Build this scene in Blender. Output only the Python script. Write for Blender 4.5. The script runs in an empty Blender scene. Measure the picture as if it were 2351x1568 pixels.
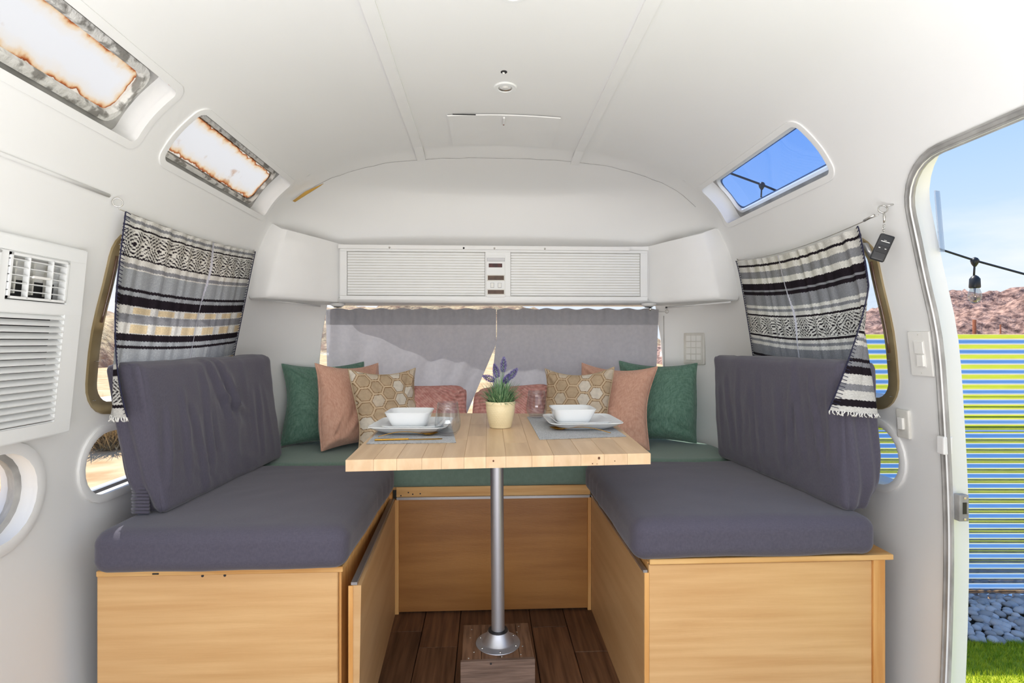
import bpy, bmesh, math, random
import numpy as np
from mathutils import Vector, Matrix, noise
from mathutils.geometry import delaunay_2d_cdt
random.seed(7); RNG = np.random.default_rng(7)
S = bpy.context.scene
COL = S.collection
# ------------------------------------------------------------------ camera
TH = math.radians(2.75); F = 1250.0; CZ = 1.05
cam = bpy.data.cameras.new('camera'); co = bpy.data.objects.new('camera', cam); COL.objects.link(co)
co.location = (0, 0, CZ); co.rotation_euler = (math.pi/2, 0, -TH)
cam.sensor_width = 36; cam.lens = F/2351*36; cam.clip_start = .02; cam.clip_end = 500
S.camera = co
S.view_settings.view_transform = 'Standard'; S.view_settings.look = 'None'
S.view_settings.exposure = 0.12; S.view_settings.gamma = 1; S.view_settings.use_curve_mapping = False
# ------------------------------------------------------------------ world
W = bpy.data.worlds.new('sky'); S.world = W; W.use_nodes = True
wn = W.node_tree; wn.nodes.clear()
def wnode(t, **k):
    n = wn.nodes.new(t)
    for a, b in k.items(): setattr(n, a, b)
    return n
tc = wnode('ShaderNodeTexCoord'); sp = wnode('ShaderNodeSeparateXYZ'); wn.links.new(tc.outputs['Generated'], sp.inputs[0])
rp = wnode('ShaderNodeValToRGB'); wn.links.new(sp.outputs['Z'], rp.inputs[0])
e = rp.color_ramp.elements
e[0].position = 0; e[0].color = (.80, .88, .97, 1); e[1].position = 1; e[1].color = (.06, .21, .62, 1)
for p, c in ((.15, (.62, .78, .97)), (.32, (.40, .62, .96)), (.55, (.16, .38, .85))):
    q = e.new(p); q.color = (*c, 1)
nz = wnode('ShaderNodeTexNoise'); nz.inputs['Scale'].default_value = 2.6; nz.inputs['Detail'].default_value = 8
mp = wnode('ShaderNodeMapping'); mp.inputs['Scale'].default_value = (1, 1, 3.2); wn.links.new(tc.outputs['Generated'], mp.inputs[0]); wn.links.new(mp.outputs[0], nz.inputs['Vector'])
cr = wnode('ShaderNodeMapRange'); cr.inputs[1].default_value = .40; cr.inputs[2].default_value = .56; wn.links.new(nz.outputs['Fac'], cr.inputs[0])
hr = wnode('ShaderNodeMapRange'); hr.inputs[1].default_value = .24; hr.inputs[2].default_value = .10; wn.links.new(sp.outputs['Z'], hr.inputs[0])
mu = wnode('ShaderNodeMath', operation='MULTIPLY'); wn.links.new(cr.outputs[0], mu.inputs[0]); wn.links.new(hr.outputs[0], mu.inputs[1])
mx = wnode('ShaderNodeMixRGB'); wn.links.new(mu.outputs[0], mx.inputs[0]); wn.links.new(rp.outputs[0], mx.inputs[1]); mx.inputs[2].default_value = (.96, .97, 1, 1)
bg = wnode('ShaderNodeBackground'); bg.inputs['Strength'].default_value = 1.0; wn.links.new(mx.outputs[0], bg.inputs[0])
wo = wnode('ShaderNodeOutputWorld'); wn.links.new(bg.outputs[0], wo.inputs[0])
# ------------------------------------------------------------------ sun, and two unseen area lights added to brighten the interior
def light(name, typ, loc, direction, energy, color=(1, 1, 1), size=None, sy=None):
    l = bpy.data.lights.new(name, typ); l.energy = energy; l.color = color
    o = bpy.data.objects.new(name, l); COL.objects.link(o); o.location = loc
    o.rotation_euler = Vector(direction).to_track_quat('-Z', 'Y').to_euler()
    if size: l.shape = 'RECTANGLE'; l.size = size; l.size_y = sy or size
    return o
sun = light('sun', 'SUN', (0, 0, 5), (.30, -.42, -.86), 6.0, (1, .96, .88)); sun.data.angle = math.radians(.53)
light('added_fill_rear', 'AREA', (.05, -.9, .55), (0, 1, -.35), 21, (.96, .975, 1), 2.0, .9)
light('added_fill_upward', 'AREA', (.05, -.05, .62), (0, -.05, 1), 38, (.94, .97, 1), 1.6, .9)
# ------------------------------------------------------------------ materials
class NM:
    def __init__(s, name):
        s.m = bpy.data.materials.new(name); s.m.use_nodes = True; s.t = s.m.node_tree; s.t.nodes.clear()
        s.out = s.n('ShaderNodeOutputMaterial')
    def n(s, t, **k):
        x = s.t.nodes.new(t)
        for a, b in k.items(): setattr(x, a, b)
        return x
    def l(s, a, b): s.t.links.new(a, b)
def setp(p, **k):
    for a, b in k.items():
        i = p.inputs[a.replace('_', ' ')]
        i.default_value = (*b, 1) if isinstance(b, tuple) and len(b) == 3 else b
def sgb(r, g, b):
    return tuple(((x/255+.055)/1.055)**2.4 if x > 10 else x/255/12.92 for x in (r, g, b))
def mat(name, c, rough=.5, metal=0, c2=None, scale=8, stretch=(1, 1, 1), detail=4, bump=0, bscale=None, lo=.35, hi=.65, objrand=0, attr=None, spec=.5, trans=0, bdist=.01):
    """principled material, colour c..c2 by stretched noise, optional bump, per-object tint or colour attribute"""
    N = NM(name); p = N.n('ShaderNodeBsdfPrincipled'); N.l(p.outputs[0], N.out.inputs[0])
    setp(p, Roughness=rough, Metallic=metal); p.inputs['Specular IOR Level'].default_value = spec
    p.inputs['Base Color'].default_value = (*c, 1)
    tcn = N.n('ShaderNodeTexCoord'); mpn = N.n('ShaderNodeMapping'); mpn.inputs['Scale'].default_value = stretch; N.l(tcn.outputs['Object'], mpn.inputs[0])
    src = None
    if attr:
        a = N.n('ShaderNodeAttribute'); a.attribute_name = attr; src = a.outputs['Color']
    if c2 or objrand:
        vec = mpn.outputs[0]
        if objrand:
            oi = N.n('ShaderNodeObjectInfo'); ad = N.n('ShaderNodeVectorMath', operation='ADD'); sc = N.n('ShaderNodeMath', operation='MULTIPLY'); sc.inputs[1].default_value = 37
            N.l(oi.outputs['Random'], sc.inputs[0]); N.l(vec, ad.inputs[0]); N.l(sc.outputs[0], ad.inputs[1]); vec = ad.outputs[0]
        if c2:
            z = N.n('ShaderNodeTexNoise'); z.inputs['Scale'].default_value = scale; z.inputs['Detail'].default_value = detail; N.l(vec, z.inputs['Vector'])
            r = N.n('ShaderNodeValToRGB'); r.color_ramp.elements[0].position = lo; r.color_ramp.elements[1].position = hi
            r.color_ramp.elements[0].color = (*c, 1); r.color_ramp.elements[1].color = (*c2, 1); N.l(z.outputs['Fac'], r.inputs[0])
            if src is not None:
                mm = N.n('ShaderNodeMixRGB', blend_type='MULTIPLY'); mm.inputs[0].default_value = 1; N.l(src, mm.inputs[1]); N.l(r.outputs[0], mm.inputs[2]); src = mm.outputs[0]
            else: src = r.outputs[0]
        if objrand:
            hv = N.n('ShaderNodeHueSaturation'); mr = N.n('ShaderNodeMapRange'); mr.inputs[3].default_value = 1-objrand; mr.inputs[4].default_value = 1+objrand
            N.l(oi.outputs['Random'], mr.inputs[0]); N.l(mr.outputs[0], hv.inputs['Value']); hv.inputs['Color'].default_value = (*c, 1)
            if src is not None: N.l(src, hv.inputs['Color'])
            src = hv.outputs[0]
    if src is not None: N.l(src, p.inputs['Base Color'])
    if bump:
        z = N.n('ShaderNodeTexNoise'); z.inputs['Scale'].default_value = bscale or scale; z.inputs['Detail'].default_value = 3; N.l(mpn.outputs[0], z.inputs['Vector'])
        b = N.n('ShaderNodeBump'); b.inputs['Strength'].default_value = bump; b.inputs['Distance'].default_value = bdist; N.l(z.outputs['Fac'], b.inputs['Height']); N.l(b.outputs[0], p.inputs['Normal'])
    if trans:
        t = N.n('ShaderNodeBsdfTranslucent'); t.inputs[0].default_value = (*c, 1)
        if src is not None: N.l(src, t.inputs[0])
        x = N.n('ShaderNodeMixShader'); x.inputs[0].default_value = trans; N.l(p.outputs[0], x.inputs[1]); N.l(t.outputs[0], x.inputs[2]); N.l(x.outputs[0], N.out.inputs[0])
    return N.m
def weave(name, c, c2, scale=900, trans=0, sx=(1, 1, 1)):
    """plain woven cloth: two crossed band textures over mottled colour"""
    N = NM(name); p = N.n('ShaderNodeBsdfPrincipled'); setp(p, Roughness=.9); p.inputs['Specular IOR Level'].default_value = .15; N.l(p.outputs[0], N.out.inputs[0])
    p.inputs['Sheen Weight'].default_value = .25
    t = N.n('ShaderNodeTexCoord'); r = N.n('ShaderNodeValToRGB'); a = []
    for st in ((scale*.12, scale, scale*.12), (scale, scale*.12, scale*.12)):
        m = N.n('ShaderNodeMapping'); m.inputs['Scale'].default_value = st; z = N.n('ShaderNodeTexNoise'); z.inputs['Scale'].default_value = 1; z.inputs['Detail'].default_value = 2
        N.l(t.outputs['Object'], m.inputs[0]); N.l(m.outputs[0], z.inputs['Vector']); a.append(z.outputs['Fac'])
    ad = N.n('ShaderNodeMath', operation='ADD'); N.l(a[0], ad.inputs[0]); N.l(a[1], ad.inputs[1])
    h = N.n('ShaderNodeMath', operation='MULTIPLY'); h.inputs[1].default_value = .5; N.l(ad.outputs[0], h.inputs[0])
    r.color_ramp.elements[0].position = .38; r.color_ramp.elements[1].position = .62; r.color_ramp.elements[0].color = (*c, 1); r.color_ramp.elements[1].color = (*c2, 1)
    N.l(h.outputs[0], r.inputs[0]); N.l(r.outputs[0], p.inputs['Base Color'])
    b = N.n('ShaderNodeBump'); b.inputs['Strength'].default_value = .35; b.inputs['Distance'].default_value = .001; N.l(h.outputs[0], b.inputs['Height']); N.l(b.outputs[0], p.inputs['Normal'])
    return N.m
def glass(name, tint, gloss=.06, rough=0.0):
    N = NM(name); t = N.n('ShaderNodeBsdfTransparent'); t.inputs[0].default_value = (*tint, 1); g = N.n('ShaderNodeBsdfGlossy'); g.inputs['Roughness'].default_value = rough
    x = N.n('ShaderNodeMixShader'); lw = N.n('ShaderNodeLayerWeight'); lw.inputs[0].default_value = .5; pw = N.n('ShaderNodeMath', operation='POWER'); pw.inputs[1].default_value = 4; fr = N.n('ShaderNodeMath', operation='MULTIPLY_ADD'); fr.inputs[1].default_value = .7; fr.inputs[2].default_value = gloss; N.l(lw.outputs['Facing'], pw.inputs[0]); N.l(pw.outputs[0], fr.inputs[0])
    N.l(fr.outputs[0], x.inputs[0]); N.l(t.outputs[0], x.inputs[1]); N.l(g.outputs[0], x.inputs[2]); N.l(x.outputs[0], N.out.inputs[0]); return N.m
white = sgb(222, 220, 214)
M = {}
M['wall'] = mat('painted_aluminium_wall', (.775, .775, .765), .5, c2=(.80, .80, .792), scale=1.3, bump=.25, bscale=5, bdist=.004)
M['trim'] = mat('white_trim_paint', (.79, .79, .78), .42, c2=(.775, .775, .765), scale=12)
M['outer'] = mat('outer_aluminium', (.75, .76, .78), .35, .9)
M['greytrim'] = mat('grey_worn_seal', (.24, .235, .225), .55, c2=(.42, .41, .395), scale=40, stretch=(1, .3, .3), detail=6, bump=.3, bscale=60)
M['caulk'] = mat('old_caulk', (.25, .24, .22), .7, c2=(.68, .67, .64), scale=28, detail=8, bump=.8, bscale=50, lo=.42, hi=.52)
M['whitemetal'] = mat('white_enamel_metal', (.80, .81, .805), .35, c2=(.785, .795, .79), scale=12)
M['bronze'] = mat('bronze_anodised_frame', sgb(140, 120, 82), .35, .55, c2=sgb(168, 152, 118), scale=6)
M['alu'] = mat('brushed_aluminium', (.50, .51, .55), .42, .85, c2=(.44, .45, .49), scale=30, stretch=(1, 1, .05))
M['alugrey'] = mat('aluminium_edge_strip', (.42, .42, .43), .35, .8)
M['chrome'] = mat('steel_hardware', (.62, .61, .58), .25, .95)
M['dark'] = mat('black_rubber', (.012, .012, .014), .5)
M['black'] = mat('black_plastic', (.02, .021, .024), .42)
M['offwhite'] = mat('off_white_plastic', (.80, .79, .755), .35)
M['cream'] = mat('aged_cream_plastic', (.70, .69, .64), .4, c2=(.62, .60, .55), scale=20)
M['brownplastic'] = mat('smoked_brown_window', sgb(92, 68, 52), .25, c2=sgb(75, 54, 42), scale=40)
M['redplastic'] = mat('dark_red_window', sgb(82, 20, 14), .3, c2=sgb(45, 12, 10), scale=60)
M['ply'] = mat('birch_plywood', sgb(198, 156, 106), .42, c2=sgb(210, 172, 124), scale=2.4, stretch=(1, 1, 9), detail=8, bump=.06, bscale=60, objrand=.03)
M['plyend'] = mat('plywood_front_grain', sgb(206, 160, 106), .45, c2=sgb(220, 178, 124), scale=3.5, stretch=(.6, .6, 12), detail=9, bump=.04, bscale=40)
M['plyrear'] = mat('plywood_amber_shaded', sgb(154, 102, 50), .4, c2=sgb(174, 122, 64), scale=3, stretch=(.7, .7, 8), detail=8, bump=.06, bscale=50)  # amber ply toned down so its colour carries the table's shade
M['pine'] = mat('pine_batten', sgb(206, 146, 78), .5, c2=sgb(228, 176, 108), scale=6, stretch=(6, 6, .5), detail=6, objrand=.05)
M['pinex'] = mat('pine_edge_board', sgb(205, 150, 84), .5, c2=sgb(230, 186, 122), scale=5, stretch=(.6, 8, 8), detail=6)
M['butcher'] = mat('butcher_block_stave', sgb(204, 170, 130), .36, c2=sgb(218, 186, 148), scale=5, stretch=(9, .7, 4), detail=7, objrand=.10)
M['seam'] = mat('glue_seam', sgb(176, 136, 96), .6)
M['plank'] = mat('weathered_floor_plank', sgb(70, 45, 29), .5, c2=sgb(120, 86, 62), scale=5, stretch=(14, .8, 1), detail=10, lo=.3, hi=.7, bump=.35, bscale=9, bdist=.002, objrand=.28)
M['block'] = mat('reclaimed_wood_block', sgb(88, 68, 56), .62, c2=sgb(128, 104, 90), scale=7, stretch=(1.2, 1.2, 16), detail=10, lo=.3, hi=.7, bump=.5, bscale=12, bdist=.002)
M['blocktop'] = mat('block_top_wood', sgb(96, 66, 46), .55, c2=sgb(128, 94, 70), scale=7, stretch=(14, 1.5, 1), detail=10, bump=.3, bscale=12, bdist=.002)
M['grey'] = weave('dark_grey_jersey', sgb(78, 75, 88), sgb(86, 83, 96), 1100)
M['green_seat'] = weave('green_vinyl_cloth', sgb(112, 134, 122), sgb(120, 142, 130), 500)
M['green'] = weave('green_woven_cloth', sgb(84, 118, 102), sgb(112, 144, 128), 420)
M['rust'] = weave('terracotta_woven_cloth', sgb(200, 152, 130), sgb(216, 172, 150), 420)
M['pink'] = mat('dusty_pink_quilt', sgb(196, 136, 128), .92, c2=sgb(222, 172, 162), scale=60, attr='pat', spec=.1)
M['hex'] = mat('hexagon_print_cloth', (1, 1, 1), .9, c2=(.86, .86, .86), scale=60, attr='pat', spec=.1, bump=.15, bscale=500, bdist=.001)
M['serape'] = mat('striped_blanket_cloth', (1, 1, 1), .95, c2=(.82, .82, .82), scale=260, attr='pat', spec=.05, trans=.3, bump=.3, bscale=420, bdist=.002, lo=.3, hi=.55)
M['serape_trim'] = mat('navy_blanket_stitch', sgb(34, 34, 60), .9)
M['curtain'] = mat('sheer_grey_curtain', sgb(176, 176, 182), .9, c2=sgb(182, 182, 187), scale=60, trans=.34, spec=.1, bump=.1, bscale=300, bdist=.001)
M['porcelain'] = mat('white_porcelain', (.84, .86, .87), .12)
M['gold'] = mat('brushed_gold', sgb(196, 148, 62), .25, .95)
M['mat'] = weave('grey_woven_vinyl_mat', sgb(128, 130, 134), sgb(196, 197, 198), 1400)
M['pot'] = mat('pale_yellow_ceramic', sgb(238, 222, 180), .4)
M['soil'] = mat('dark_soil', (.03, .022, .016), .9)
M['leaf'] = mat('lavender_leaf', sgb(76, 122, 80), .55, c2=sgb(146, 180, 136), scale=40)
M['lav'] = mat('lavender_flower', sgb(70, 62, 112), .7, c2=sgb(128, 118, 178), scale=150)
M['yellow'] = mat('yellowed_tape', sgb(190, 150, 70), .6)
M['sand'] = mat('desert_sand', sgb(228, 198, 154), .95, c2=sgb(192, 152, 104), scale=1.6, detail=10, bump=.4, bscale=4)
M['rock'] = mat('volcanic_rock_hill', sgb(104, 76, 68), .95, c2=sgb(190, 152, 134), scale=2.6, detail=12, lo=.38, hi=.62, bump=1, bscale=2, bdist=.3)
M['tan_hill'] = mat('dry_brush_hill', sgb(150, 120, 96), .95, c2=sgb(208, 184, 142), scale=.6, detail=12, lo=.4, hi=.6, bump=1, bscale=2, bdist=.3)
M['turf'] = mat('artificial_turf_backing', sgb(178, 184, 48), .9)
M['blade'] = mat('artificial_turf_blade', sgb(150, 178, 30), .7, c2=sgb(212, 216, 56), scale=30)
M['stone'] = mat('river_pebble', sgb(172, 172, 176), .7, c2=sgb(206, 202, 200), scale=30, objrand=.3)
M['fence'] = mat('galvanised_corrugated_metal', (.84, .86, .88), .10, .98, c2=(.76, .78, .82), scale=25, stretch=(.3, .3, 3))
M['rust_post'] = mat('rusty_iron', sgb(120, 62, 40), .9, c2=sgb(150, 90, 60), scale=60)
M['brush'] = mat('dry_desert_brush', sgb(150, 128, 92), .9, c2=sgb(190, 170, 130), scale=20)
M['glass'] = glass('window_glass', (.97, .98, 1))
M['glassblue'] = glass('smoked_blue_skylight_glass', (.42, .60, .97), .03)
M['tumbler'] = None
M['tumbler'] = glass('clear_tumbler_glass', (.935, .945, .955), .06, .03)
# backlit yellowed fibreglass of the left skylights: rust stains creeping in from the rim
N = NM('rust_stained_fibreglass'); a = N.n('ShaderNodeAttribute'); a.attribute_name = 'edge'
t = N.n('ShaderNodeTexCoord'); z = N.n('ShaderNodeTexNoise'); z.inputs['Scale'].default_value = 26; z.inputs['Detail'].default_value = 8; N.l(t.outputs['Object'], z.inputs['Vector'])
m1 = N.n('ShaderNodeMath', operation='MULTIPLY_ADD'); m1.inputs[1].default_value = .036; m1.inputs[2].default_value = -.026; N.l(z.outputs['Fac'], m1.inputs[0])
m2 = N.n('ShaderNodeMath', operation='ADD'); N.l(a.outputs['Fac'], m2.inputs[0]); N.l(m1.outputs[0], m2.inputs[1])
m3 = N.n('ShaderNodeMapRange'); m3.inputs[1].default_value = 0; m3.inputs[2].default_value = .036; N.l(m2.outputs[0], m3.inputs[0])
r = N.n('ShaderNodeValToRGB'); el = r.color_ramp.elements; el[0].position = 0; el[0].color = (.98, .96, .92, 1); el[1].position = 1; el[1].color = (.90, .92, .95, 1)
for pp, c in ((.16, (.95, .85, .70)), (.20, (.30, .06, .02)), (.27, (.62, .25, .10)), (.38, (.90, .68, .44)), (.60, (.92, .89, .84))):
    q = el.new(pp); q.color = (*c, 1)
N.l(m3.outputs[0], r.inputs[0])
z2 = N.n('ShaderNodeTexNoise'); z2.inputs['Scale'].default_value = 9; z2.inputs['Detail'].default_value = 10; N.l(t.outputs['Object'], z2.inputs['Vector'])
r2 = N.n('ShaderNodeValToRGB'); r2.color_ramp.elements[0].position = .66; r2.color_ramp.elements[1].position = .74; r2.color_ramp.elements[0].color = (1, 1, 1, 1); r2.color_ramp.elements[1].color = (.72, .48, .32, 1); N.l(z2.outputs['Fac'], r2.inputs[0])
mm = N.n('ShaderNodeMixRGB', blend_type='MULTIPLY'); mm.inputs[0].default_value = 1; N.l(r.outputs[0], mm.inputs[1]); N.l(r2.outputs[0], mm.inputs[2])
dk = N.n('ShaderNodeMixRGB', blend_type='MULTIPLY'); dk.inputs[0].default_value = 1; N.l(mm.outputs[0], dk.inputs[1]); dk.inputs[2].default_value = (.455, .44, .415, 1)
tl = N.n('ShaderNodeBsdfTranslucent'); N.l(dk.outputs[0], tl.inputs[0]); df = N.n('ShaderNodeBsdfDiffuse'); N.l(mm.outputs[0], df.inputs[0]); x = N.n('ShaderNodeMixShader'); x.inputs[0].default_value = .18; N.l(tl.outputs[0], x.inputs[1]); N.l(df.outputs[0], x.inputs[2]); N.l(x.outputs[0], N.out.inputs[0])
M['fibre'] = N.m
# ------------------------------------------------------------------ object helpers
def rename(n): return n
def link(o, parent=None, m=None):
    COL.objects.link(o)
    if m is not None: o.data.materials.append(m)
    if parent is not None:
        o.parent = parent
        if parent.type == 'EMPTY' and not parent.get('local_'): o.matrix_parent_inverse = Matrix.Translation(parent.location).inverted()
    return o
def finish(me, smooth):
    if smooth: me.polygons.foreach_set('use_smooth', [True]*len(me.polygons))
    me.update()
def obj(name, bm, m=None, parent=None, smooth=False, ang=None):
    me = bpy.data.meshes.new(name); bm.normal_update(); bm.to_mesh(me); bm.free(); finish(me, smooth)
    if ang: me.set_sharp_from_angle(angle=math.radians(ang))
    return link(bpy.data.objects.new(name, me), parent, m)
def pyobj(name, V, Fc, m=None, parent=None, smooth=True, ang=None):
    me = bpy.data.meshes.new(name); me.from_pydata([tuple(v) for v in V], [], [tuple(f) for f in Fc]); finish(me, smooth)
    if ang: me.set_sharp_from_angle(angle=math.radians(ang))
    return link(bpy.data.objects.new(name, me), parent, m)
def thing(name, label, cat, loc=(0, 0, 0), group=None, local=False, rz=0):
    o = bpy.data.objects.new(name, None); COL.objects.link(o); o.location = loc; o.rotation_euler = (0, 0, rz); o.empty_display_size = .05
    o['label'] = label; o['category'] = cat
    if group: o['group'] = group
    if local: o['local_'] = 1
    return o
def tag(o, label, cat=None, group=None, kind=None):
    if label: o['label'] = label
    if cat: o['category'] = cat
    if group: o['group'] = group
    if kind: o['kind'] = kind
    return o
def struct(o, label, cat=None): o['kind'] = 'structure'; o['label'] = label; o['category'] = cat or 'structure'; return o
def dup(root, loc, rz, label):
    r = root.copy(); COL.objects.link(r); r.location = loc; r.rotation_euler = (0, 0, rz); r['label'] = label
    for ch in list(root.children):
        c_ = ch.copy(); COL.objects.link(c_); c_.parent = r
        for g in list(ch.children):
            d = g.copy(); COL.objects.link(d); d.parent = c_
    return r
def box(bm, x0, x1, y0, y1, z0, z1, bev=0, seg=2, M4=None):
    r = bmesh.ops.create_cube(bm, size=1)['verts']
    for v in r: v.co = Vector(((x0+x1)/2+v.co.x*(x1-x0), (y0+y1)/2+v.co.y*(y1-y0), (z0+z1)/2+v.co.z*(z1-z0)))
    if M4 is not None: bmesh.ops.transform(bm, matrix=M4, verts=r)
    if bev:
        es = list({ed for v in r for ed in v.link_edges}); bmesh.ops.bevel(bm, geom=es, offset=bev, segments=seg, affect='EDGES', profile=.6, clamp_overlap=True)
    return bm
def B(*a, **k): return box(bmesh.new(), *a, **k)
def tube(bm, pts, r, n=8, cap=True, closed=False):
    P = [Vector(p) for p in pts]; rings = []; up = None
    rs = r if isinstance(r, (list, tuple)) else [r]*len(P)
    for i, p in enumerate(P):
        a = P[(i-1) % len(P)] if (i or closed) else P[i]; b = P[(i+1) % len(P)] if (i < len(P)-1 or closed) else P[i]
        d = (b-a).normalized()
        if up is None: up = d.orthogonal().normalized()
        up = (up-d*up.dot(d)).normalized(); s = d.cross(up)
        rings.append([bm.verts.new(p+(up*math.cos(2*math.pi*k/n)+s*math.sin(2*math.pi*k/n))*rs[i]) for k in range(n)])
    for i in range(len(P)-(0 if closed else 1)):
        A, Bq = rings[i], rings[(i+1) % len(P)]
        for k in range(n): bm.faces.new((A[k], A[(k+1) % n], Bq[(k+1) % n], Bq[k]))
    if cap and not closed: bm.faces.new(rings[0][::-1]); bm.faces.new(rings[-1])
    return bm
def T(pts, r, n=8, **k): return tube(bmesh.new(), pts, r, n, **k)
def lathe(bm, prof, n=32, c=(0, 0, 0), axis='z', capends=False):
    R = []
    for (r, z) in prof:
        R.append([bm.verts.new((c[0]+r*math.cos(2*math.pi*k/n), c[1]+r*math.sin(2*math.pi*k/n), c[2]+z)) for k in range(n)])
    for i in range(len(R)-1):
        for k in range(n): bm.faces.new((R[i][k], R[i][(k+1) % n], R[i+1][(k+1) % n], R[i+1][k]))
    if capends: bm.faces.new(R[0][::-1]); bm.faces.new(R[-1])
    return bm
def L(prof, n=32, c=(0, 0, 0), **k): return lathe(bmesh.new(), prof, n, c, **k)
def camp(px, py, d):
    """point seen at photo pixel (px,py) at depth d along the view"""
    xc = (px-1175.5)/F*d; z = CZ-(py-784)/F*d
    return Vector((xc*math.cos(TH)+d*math.sin(TH), -xc*math.sin(TH)+d*math.cos(TH), z))
def fbm(v, o=4): return noise.fractal(v, 1.0, 2.0, o)
def gridobj(name, P, m, parent=None, cols=None, smooth=True, closed_u=False):
    n, k, _ = P.shape; V = P.reshape(-1, 3)
    ii, jj = np.meshgrid(np.arange(n-1), np.arange(k-1), indexing='ij'); a = (ii*k+jj).ravel()
    Fc = np.stack([a, a+1, a+k+1, a+k], 1)
    me = bpy.data.meshes.new(name); me.vertices.add(len(V)); me.vertices.foreach_set('co', V.astype(np.float32).ravel())
    me.loops.add(Fc.size); me.loops.foreach_set('vertex_index', Fc.ravel().astype(np.int32)); me.polygons.add(len(Fc)); me.polygons.foreach_set('loop_start', np.arange(0, Fc.size, 4, dtype=np.int32)); me.polygons.foreach_set('loop_total', np.full(len(Fc), 4, dtype=np.int32))
    me.update(calc_edges=True); me.validate()
    if cols is not None:
        at = me.color_attributes.new('pat', 'FLOAT_COLOR', 'POINT'); cc = np.ones((len(V), 4), np.float32); cc[:, :3] = cols.reshape(-1, 3); at.data.foreach_set('color', cc.ravel())
    finish(me, smooth)
    return link(bpy.data.objects.new(name, me), parent, m)
# ------------------------------------------------------------------ the shell of the trailer
CX = .055
HALF = [(1.06, 0), (1.075, .3), (1.08, .6), (1.065, .9), (1.05, 1.07), (1.017, 1.21), (.985, 1.36), (.94, 1.50), (.885, 1.60), (.80, 1.68), (.74, 1.72), (.535, 1.795), (.32, 1.828), (0, 1.845)]
def catmull(P, n):
    P = [np.array(p, float) for p in P]; Q = [2*P[0]-P[1]]+P+[2*P[-1]-P[-2]]; out = []
    for i in range(1, len(Q)-2):
        for k in range(n):
            t_ = k/n; a_, b_, c_, d_ = Q[i-1], Q[i], Q[i+1], Q[i+2]
            out.append(.5*((2*b_)+(-a_+c_)*t_+(2*a_-5*b_+4*c_-d_)*t_**2+(-a_+3*b_-3*c_+d_)*t_**3))
    out.append(P[-1]); return np.array(out)
HC = catmull(HALF+[(-.32, 1.828)], 8)[:-8]; HC[-1] = (0, 1.845)
full = np.vstack([np.stack([-HC[:, 0], HC[:, 1]], 1), HC[::-1][1:]])
for _ in range(6): full[1:-1] = .25*full[:-2]+.5*full[1:-1]+.25*full[2:]
U = np.concatenate([[0], np.cumsum(np.linalg.norm(np.diff(full, axis=0), axis=1))]); UT = U[-1]
def PX(u): return CX+np.interp(u, U, full[:, 0])
def PZ(u): return np.interp(u, U, full[:, 1])
_h = len(full)//2
def u_of(side, z):
    if side < 0: return float(np.interp(z, full[:_h+1, 1], U[:_h+1]))
    return float(UT-np.interp(z, full[:_h+1, 1], U[:_h+1]))
def nrm(u):
    dx = PX(u+.01)-PX(u-.01); dz = PZ(u+.01)-PZ(u-.01); l = math.hypot(dx, dz)
    return (-dz/l, dx/l)      # outward
def SH(u, v, off=0):
    """point on the barrel; off>0 towards the outside"""
    n_ = nrm(min(max(u, .012), UT-.012)); return (PX(u)+n_[0]*off, v, PZ(u)+n_[1]*off)
def rr(u0, u1, v0, v1, r, n=7):
    """rounded rectangle outline in (u,v)"""
    r = min(r, abs(u1-u0)/2-.0005, abs(v1-v0)/2-.0005); P = []
    for (cu, cv, a0) in ((u1-r, v1-r, 0), (u0+r, v1-r, 90), (u0+r, v0+r, 180), (u1-r, v0+r, 270)):
        for k in range(n): a_ = math.radians(a0+90*k/(n-1)); P.append((cu+r*math.cos(a_), cv+r*math.sin(a_)))
    Q = []
    for i in range(len(P)):
        a_, b_ = P[i], P[(i+1) % len(P)]; d = math.dist(a_, b_); k = max(1, int(d/.022))
        for j in range(k): Q.append((a_[0]+(b_[0]-a_[0])*j/k, a_[1]+(b_[1]-a_[1])*j/k))
    return Q
def inpoly(x_, y_, P):
    c_ = False
    for i in range(len(P)):
        (x1, y1), (x2, y2) = P[i], P[i-1]
        if (y1 > y_) != (y2 > y_) and x_ < (x2-x1)*(y_-y1)/(y2-y1)+x1: c_ = not c_
    return c_
def cdt(u0, u1, v0, v1, du, dv, holes, lines):
    nu = int(round((u1-u0)/du)); nv = int(round((v1-v0)/dv)); pts = []
    allh = [np.array(h) for h in holes]
    for i in range(nu+1):
        for j in range(nv+1):
            p_ = np.array((u0+(u1-u0)*i/nu, v0+(v1-v0)*j/nv))
            if 0 < i < nu and 0 < j < nv and any(np.min(np.sum((h-p_)**2, 1)) < (min(du, dv)*.35)**2 for h in allh if len(h)): continue
            if any(abs(p_[0]-l_) < du*.3 for l_ in lines): continue
            pts.append(tuple(p_))
    E_ = []
    for h in holes:
        b_ = len(pts); pts += list(h); E_ += [(b_+i, b_+(i+1) % len(h)) for i in range(len(h))]
    for l_ in lines:
        b_ = len(pts); k = nv; pts += [(l_, v0+(v1-v0)*j/k) for j in range(k+1)]; E_ += [(b_+i, b_+i+1) for i in range(k)]
    V, _, Fc, _, _, _ = delaunay_2d_cdt([Vector(p_) for p_ in pts], E_, [], 0, 1e-6)
    V = [tuple(v) for v in V]; out = []
    for f_ in Fc:
        cu = sum(V[i][0] for i in f_)/3; cv = sum(V[i][1] for i in f_)/3
        if any(inpoly(cu, cv, h) for h in holes): continue
        out.append((f_, cu, cv))
    return V, out
UL = u_of(-1, 1.405); UR = u_of(1, 1.405)
YB = -1.3; YC = 2.2
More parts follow.
